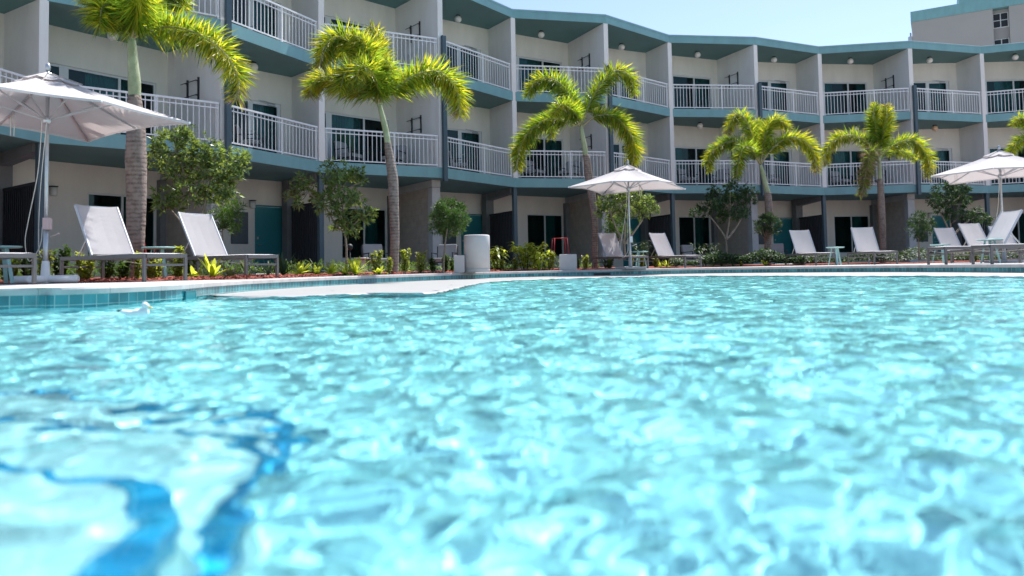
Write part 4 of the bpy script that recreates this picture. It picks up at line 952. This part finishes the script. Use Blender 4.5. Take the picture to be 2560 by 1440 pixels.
for i,((x,y),th,lab) in enumerate(LG):
    o=lp if i==0 else copy_tree(lp)
    o.location=(x,y,.004);o.rotation_euler=(0,0,R(th));tag(o,lab,'sun lounger','grey framed sun loungers around the pool')
# ------------------------------------------------------------------ mint side tables
def make_table():
    T=empty('side_table');g=MB();g.lathe([(0,.475),(.2,.475),(.235,.485),(.24,.497),(.23,.505),(.215,.503),(.2,.495),(0,.495)],n=28);g.build('table_top',M['mint'],T)
    for k in range(3):
        a=R(90+120*k);g=MB();g.beam((.09*math.cos(a),.09*math.sin(a),.475),(.19*math.cos(a),.19*math.sin(a),.008),.05,.014,up=(math.cos(a),math.sin(a),0));g.build('leg',M['mint'],T,bevel=.002)
    return T
tp=make_table()
for i,(px,Y,lab) in enumerate([(396,10.95,'mint side table between the two nearest pale loungers'),(2,9.6,'mint side table cut off by the left edge'),(1601,20.9,'small mint side table between the two loungers of the middle umbrella'),(2090,19.9,'mint side table between the two loungers right of centre'),(2353,18.9,'mint side table at the left of the right lounger group'),(2478,14.9,'mint side table behind the sideways lounger at right')]):
    o=tp if i==0 else copy_tree(tp);p=gx(px,Y,.004);o.location=p;o.rotation_euler=(0,0,R(17*i));tag(o,lab,'side table','mint green three-legged side tables')
# ------------------------------------------------------------------ umbrellas
def umbrella(c,half,rot,apex,rim,label,base='cross'):
    T=empty('parasol',(*c,.004))
    R4=[R(rot+90*k) for k in range(4)]
    cor=[Vector((half*math.cos(a),half*math.sin(a),rim)) for a in R4];rimp=[]
    for k in range(4): rimp+= [cor[k],(cor[k]+cor[(k+1)%4])/2+Vector((0,0,.07))]
    top=Vector((0,0,apex));g=MB();NR_=12;NS=6
    def surf(k,s,t):   # k sector, s across, t radial
        a=rimp[k];b=rimp[(k+1)%8];e=a.lerp(b,s);e=e-(e*Vector((1,1,0)) if 0 else Vector((e.x,e.y,0)))*.045*math.sin(math.pi*s)
        p=top.lerp(e,t);p.z+=-.02*math.sin(math.pi*t)-.03*math.sin(math.pi*s)*math.sin(math.pi*min(1,t*1.0))
        p.z+=.0
        return p
    t0=.13
    for k in range(8):
        for i in range(NR_):
            for j in range(NS):
                ta=t0+(1-t0)*i/NR_;tb_=t0+(1-t0)*(i+1)/NR_
                g.face([surf(k,j/NS,ta),surf(k,j/NS,tb_),surf(k,(j+1)/NS,tb_),surf(k,(j+1)/NS,ta)],0,True)
        for j in range(NS):
            p,q=surf(k,j/NS,1),surf(k,(j+1)/NS,1);g.face([p,p+Vector((0,0,-.03)),q+Vector((0,0,-.03)),q],0,True)
    can=g.build('canopy',M['canvas'],T)
    g=MB()
    for k in range(8):
        for i in range(3):
            ta=.24*i/3;tb_=.24*(i+1)/3
            for j in range(3):
                f=[surf(k,j/3,ta),surf(k,j/3,tb_),surf(k,(j+1)/3,tb_),surf(k,(j+1)/3,ta)];g.face([q+Vector((0,0,.045-.02*math.sin(math.pi*j/3))) for q in f],0,True)
    g.build('vent_cap',M['canvas'],can)
    g=MB();g.lathe([(0,apex+.05),(.03,apex+.06),(.035,apex+.10),(.025,apex+.15),(0,apex+.17)],n=14);g.build('finial',M['steel'],T)
    g=MB();g.tube([(0,0,.1),(0,0,apex+.06)],.024,14);g.tube([(0,0,.04),(0,0,.86)],.034,14);g.build('pole',M['steel'],T)
    hz=apex-.62;g=MB();g.lathe([(.026,hz-.06),(.05,hz-.05),(.06,hz),(.05,hz+.04),(.026,hz+.05)],n=16);g.lathe([(.026,apex-.03),(.06,apex-.03),(.06,apex+.02),(.0,apex+.03)],n=16);g.build('hub',M['steel'],T)
    for k in range(8):
        e=rimp[k];g=MB();P=[surf(k,0,t)+Vector((0,0,-.018)) for t in(.02,.25,.5,.75,.995)]
        for p,q in zip(P,P[1:]): g.beam(p,q,.016,.026)
        rb=g.build('rib',M['steel'],T)
        g=MB();g.beam((e.x*.03,e.y*.03,hz),P[2]+Vector((0,0,-.01)),.014,.02);g.build('strut',M['steel'],rb)
        g=MB();g.sphere(P[-1]+Vector((0,0,.005)),.018,8);g.build('tip',M['white'],rb)
    g=MB()
    if base=='cross':
        for a in(8,98):
            v=Vector((math.cos(R(a)),math.sin(R(a)),0));g.tube([v*-.42+Vector((0,0,.055)),v*-.40+Vector((0,0,.055)),v*.40+Vector((0,0,.055)),v*.42+Vector((0,0,.055))],[.03,.05,.05,.03],14)
        g.lathe([(.05,.0),(.06,.1),(.05,.25),(.04,.3)],n=16);g.build('base',M['white'],T)
    else:
        g.box((0,0,.03),(.62,.62,.06),R(20));g.lathe([(.035,.06),(.05,.07),(.045,.3)],n=14);g.build('base',M['conc_light'],T,bevel=.01)
    g=MB();g.box((.03,-.02,.80),(.08,.09,.16));g.tube([(.05,0,.62),(.16,0,.66)],.008,6);g.sphere((.17,0,.665),.016,8);g.build('crank',M['pink'] if base=='cross' else M['white'],T,bevel=.006)
    g=MB();g.tube(curve3([(-.05,-.03,hz),(-.10,-.03,1.5),(-.22,-.03,.85),(-.26,-.03,.55),(-.2,-.03,.3),(-.06,-.03,.5),(-.03,-.03,.75)],8),.006,5);g.tube(curve3([(.02,-.04,hz),(-.06,-.04,1.2),(-.07,-.04,.5),(-.03,-.04,.35)],6),.005,5);g.build('cord',M['rope'],T)
    e=rimp[3];g=MB()
    for dx in(0,.05): g.tube([(e.x*.75+dx,e.y*.75,e.z+.1),(e.x*.76+dx,e.y*.76,e.z-.22)],.007,5)
    g.build('tie_strap',M['rope'],T)
    tag(T,label,'parasol','off-white square market umbrellas');return T
umbrella((-6.30,9.72),1.80,15,2.84,2.25,'large off-white umbrella at the left, seen from underneath')
umbrella((3.18,19.45),1.74,-73.6+0,2.80,2.2,'middle off-white umbrella shading a pair of loungers','plate')
umbrella((12.35,18.1),1.84,5,2.80,2.2,'off-white umbrella at the right edge above the lounger group','plate')
# ------------------------------------------------------------------ white bin, cubes
t=gx(1193,16.9,.004);T=empty('white_bin',t);g=MB();g.lathe([(.285,0),(.29,.01),(.29,.10),(.305,.102),(.305,.84),(.295,.868),(.27,.875),(0,.875)],n=40);g.build('bin_body',M['white_plaster'],T)
g=MB();g.lathe([(.293,.012),(.300,.02),(.300,.09),(.293,.098)],n=40);g.build('plinth_band',M['conc_light'],T);tag(T,'tall white rounded cylinder bin at the pool edge','bin')
for px,Y,w,h,lab in((1150,16.75,.24,.40,'small white cube tucked against the left of the tall white cylinder bin'),(1421,19.35,.46,.42,'white cube planter left of the middle palm')):
    p=gx(px,Y,.004);T=empty('white_cube',p,R(-6));g=MB();g.box((0,0,h/2),(w,w,h));g.build('cube_body',M['white_plaster'],T,bevel=.012);g=MB();g.box((0,0,h+.004),(w-.06,w-.06,.008));g.build('cube_lid',M['white_plaster'],T);tag(T,lab,'cube','white rendered cubes')
# ------------------------------------------------------------------ patio furniture
def armchair(loc,rz,label,fr='black',group='cushioned chairs on balconies and patios'):
    T=empty('cushioned_chair',loc,rz);g=MB()
    for y in(-.33,.33):
        g.beam((.3,y,.0),(.3,y,.58),.025,.03,up=(1,0,0));g.beam((-.3,y,.0),(-.38,y,.80),.025,.03,up=(1,0,0));g.beam((.32,y,.58),(-.36,y,.56),.03,.025);g.beam((.3,y,.28),(-.33,y,.24),.025,.03)
    g.beam((.3,-.32,.28),(.3,.32,.28),.025,.03);g.build('chair_frame',M[fr],T)
    g=MB();g.box((0,0,.36),(.62,.6,.13));g.build('seat_cushion',M['cushion'],T,bevel=.03)
    g=MB();g.box((-.33,0,.62),(.13,.6,.48),M=Matrix.Rotation(R(-12),4,'Y'));g.build('back_cushion',M['cushion'],T,bevel=.03)
    tag(T,label,'chair',group);return T
bay_lab={2:'behind the largest palm',3:'right of the first dark post',4:'behind the leaning palm',5:'right of the second dark post',6:'behind the middle palm',7:'behind the middle umbrella top',8:'left of the fourth palm',9:'right of the fourth palm',10:'behind the fifth palm',11:'second from the right edge',12:'at the right edge'}
cp=None
for i in range(2,13):
    if i>=nV-1:break
    wide=not post[i];cs=[.35,.72] if wide else [.42]
    for k,u in enumerate(cs):
        m_=V[i].lerp(V[i+1],u)+(DR[i]+DR[i+1])/2*1.0;dv=(V[i+1]-V[i]);rz=math.atan2(dv.y,dv.x)-math.pi/2+(.7 if k==0 else -.8)
        lab=('left ' if k==0 else 'right ')*wide+'cushioned chair on the middle-floor balcony '+bay_lab[i]
        if cp is None: cp=armchair((*m_,F2+.004),rz,lab)
        else:
            c=copy_tree(cp);c.location=(*m_,F2+.004);c.rotation_euler=(0,0,rz);tag(c,lab)
for (px,Y,rz,lab) in((941,21.2,-60,'pale armchair on the patio behind the leaning palm, beside the pink stool'),(1112,22.5,-100,'grey patio chair behind the round clipped tree'),(1735,28.3,-60,'patio chair behind the lounger right of the middle umbrella'),(1945,28.6,-100,'patio chair behind the fourth palm trunk')):
    c=copy_tree(cp);p=gx(px,Y,.014);c.location=p;c.rotation_euler=(0,0,R(rz));tag(c,lab)
p=gx(904,20.4,.014);T=empty('pink_stool',p);g=MB();g.lathe([(0,0),(.17,0),(.16,.1),(.12,.3),(.13,.4),(.0,.4)],n=24);g.build('stool_body',M['pink'],T);g=MB();g.lathe([(0,.4),(.2,.4),(.21,.42),(.2,.44),(0,.445)],n=24);g.build('stool_top',M['pink'],T);tag(T,'pale pink pedestal stool on the patio between the thin-stemmed tree and the leaning palm','stool')
p=gx(1401,22.5,.01);T=empty('red_stool_frame',p,R(12));g=MB();h=.98
C4=[(-.2,-.14),(.2,-.14),(.2,.14),(-.2,.14)]
for k,(x,y) in enumerate(C4):
    q=MB();q.tube([(x*1.35,y*1.35,0),(x,y,h)],.008,8);q.build('leg',M['red'],T)
for k in range(4): g.tube([(*C4[k],h),(*C4[(k+1)%4],h)],.008,8)
g.build('top_ring',M['red'],T);tag(T,'thin red tubular frame standing behind the white cube planter','stool')
p=gx(875,15.6,.05);T=empty('garden_post',p);g=MB();g.tube([(0,0,-.05),(0,0,.5)],.018,8);g.build('pole',M['dark'],T);g=MB();g.sphere((0,0,.56),.07,14);g.tube([(0,0,.58),(-.14,0,.6)],.014,8);g.build('lamp_head',M['dark'],T);tag(T,'dark garden post with a round head right of the thin-stemmed tree','garden post')
# ------------------------------------------------------------------ pool skimmers
for (ia,lab,w) in(((-3.27,7.35),'dark skimmer opening in the tiles below the third lounger',.36),((2.4,19.1),'dark skimmer opening in the far pool edge below the middle umbrella loungers',.5)):
    k=min(range(nL),key=lambda i:math.dist(LOOP[i],ia));p=Vector(LOOP[k]);q=Vector(LOOP[(k+1)%nL]);d=(q-p).normalized();n=(cen-p).normalized();rz=math.atan2(d.y,d.x)
    T=empty('pool_skimmer',(*(p+n*.006),-.118),rz);g=MB();g.box((0,0,0),(w,.01,.07));g.build('opening',M['door'] if w<.4 else M['dark'],T);g=MB()
    for z in(-.039,.039): g.box((0,0,z),(w+.02,.016,.008))
    for x in(-w/2-.006,w/2+.006): g.box((x,0,0),(.012,.016,.07))
    g.build('rim',M['door'],T);tag(T,lab,'skimmer','pool skimmer openings')
# ------------------------------------------------------------------ gull
b=atz(345,812,WZ);T=empty('gull',(b.x,b.y,WZ+.050),R(-8));g=MB()
k=b.y/F*1.22   # metres per pixel
E_=[((-8,0,3),(21,10,8)),((2,0,4),(18,10.5,9.5)),((12,0,5),(12,9.5,10.5)),((-22,0,5.5),(15,7.5,5.5)),((-33,0,8),(11,4.6,3.4)),((15,0,13),(6.5,5.5,8)),((15,0,20),(7.2,6.2,6.6)),((19,0,18.5),(6,4.6,4.6)),((22,0,17),(4,3.2,3.2))]
for c,r in E_: g.sphere([q*k for q in c],1,14,sc=[q*k for q in r])
bo=g.build('body',M['bird'],T);rm=bo.modifiers.new('merge','REMESH');rm.mode='VOXEL';rm.voxel_size=.0032;rm.use_smooth_shade=True;sm=bo.modifiers.new('smooth','SMOOTH');sm.iterations=6
g=MB();g.tube([(x*k,0,z*k) for x,z in((22,17),(26,15.5),(31,13.6),(33,12.4))],[2.6*k,2.1*k,1.5*k,.5*k],8);g.build('bill',M['bill'],T)
g=MB()
for s in(-1,1): g.sphere((-40*k,s*1.6*k,9.4*k),1,10,sc=(8*k,2.2*k,2.4*k))
g.build('wing_tips',M['black'],T)
g=MB()
for s in(-1,1): g.sphere((19.5*k,s*4.7*k,20.5*k),.9*k,8)
g.build('eyes',M['black'],T);tag(T,'white gull with yellow bill and black tail tip floating in the pool','bird')
# ------------------------------------------------------------------ light, sky, camera
SUN_EL,SUN_AZ=61.,36.      # azimuth clockwise from +Y (towards +X)
w=bpy.data.worlds.new('World');SC.world=w;w.use_nodes=True;nt=w.node_tree;bg=nt.nodes['Background'];sk=nt.nodes.new('ShaderNodeTexSky');sk.sky_type='NISHITA';sk.sun_disc=False
sk.sun_elevation=R(SUN_EL);sk.sun_rotation=R(SUN_AZ);sk.altitude=0;sk.air_density=1.;sk.dust_density=.7;sk.ozone_density=1.
nt.links.new(sk.outputs[0],bg.inputs[0]);bg.inputs[1].default_value=.115
Ld=bpy.data.lights.new('sun','SUN');Ld.energy=5.0;Ld.angle=R(.53);Ld.color=(1,.975,.94);so=bpy.data.objects.new('sun',Ld);COL.objects.link(so)
so.rotation_euler=(R(-(90-SUN_EL)),0,R(-SUN_AZ));so.location=(20,40,60);Ld.cycles.is_caustics_light=True
cam=bpy.data.cameras.new('camera');co=bpy.data.objects.new('camera',cam);COL.objects.link(co);SC.camera=co
Mx=Matrix(((_r[0],_u[0],-_f[0],0),(_r[1],_u[1],-_f[1],0),(_r[2],_u[2],-_f[2],HC),(0,0,0,1)));co.matrix_world=Mx
cam.sensor_width=36;cam.lens=F/2560*36;cam.shift_y=-134/2560;cam.clip_start=.05;cam.clip_end=2000
cam.dof.use_dof=True;cam.dof.focus_distance=17.;cam.dof.aperture_fstop=1.8
SC.view_settings.view_transform='Standard';SC.view_settings.look='None';SC.view_settings.exposure=.85;SC.view_settings.gamma=1
SC.cycles.use_denoising=True;SC.cycles.max_bounces=10;SC.cycles.transparent_max_bounces=12;SC.cycles.transmission_bounces=6;SC.cycles.diffuse_bounces=6;SC.cycles.sample_clamp_indirect=8
SC.cycles.caustics_refractive=True;SC.cycles.caustics_reflective=False
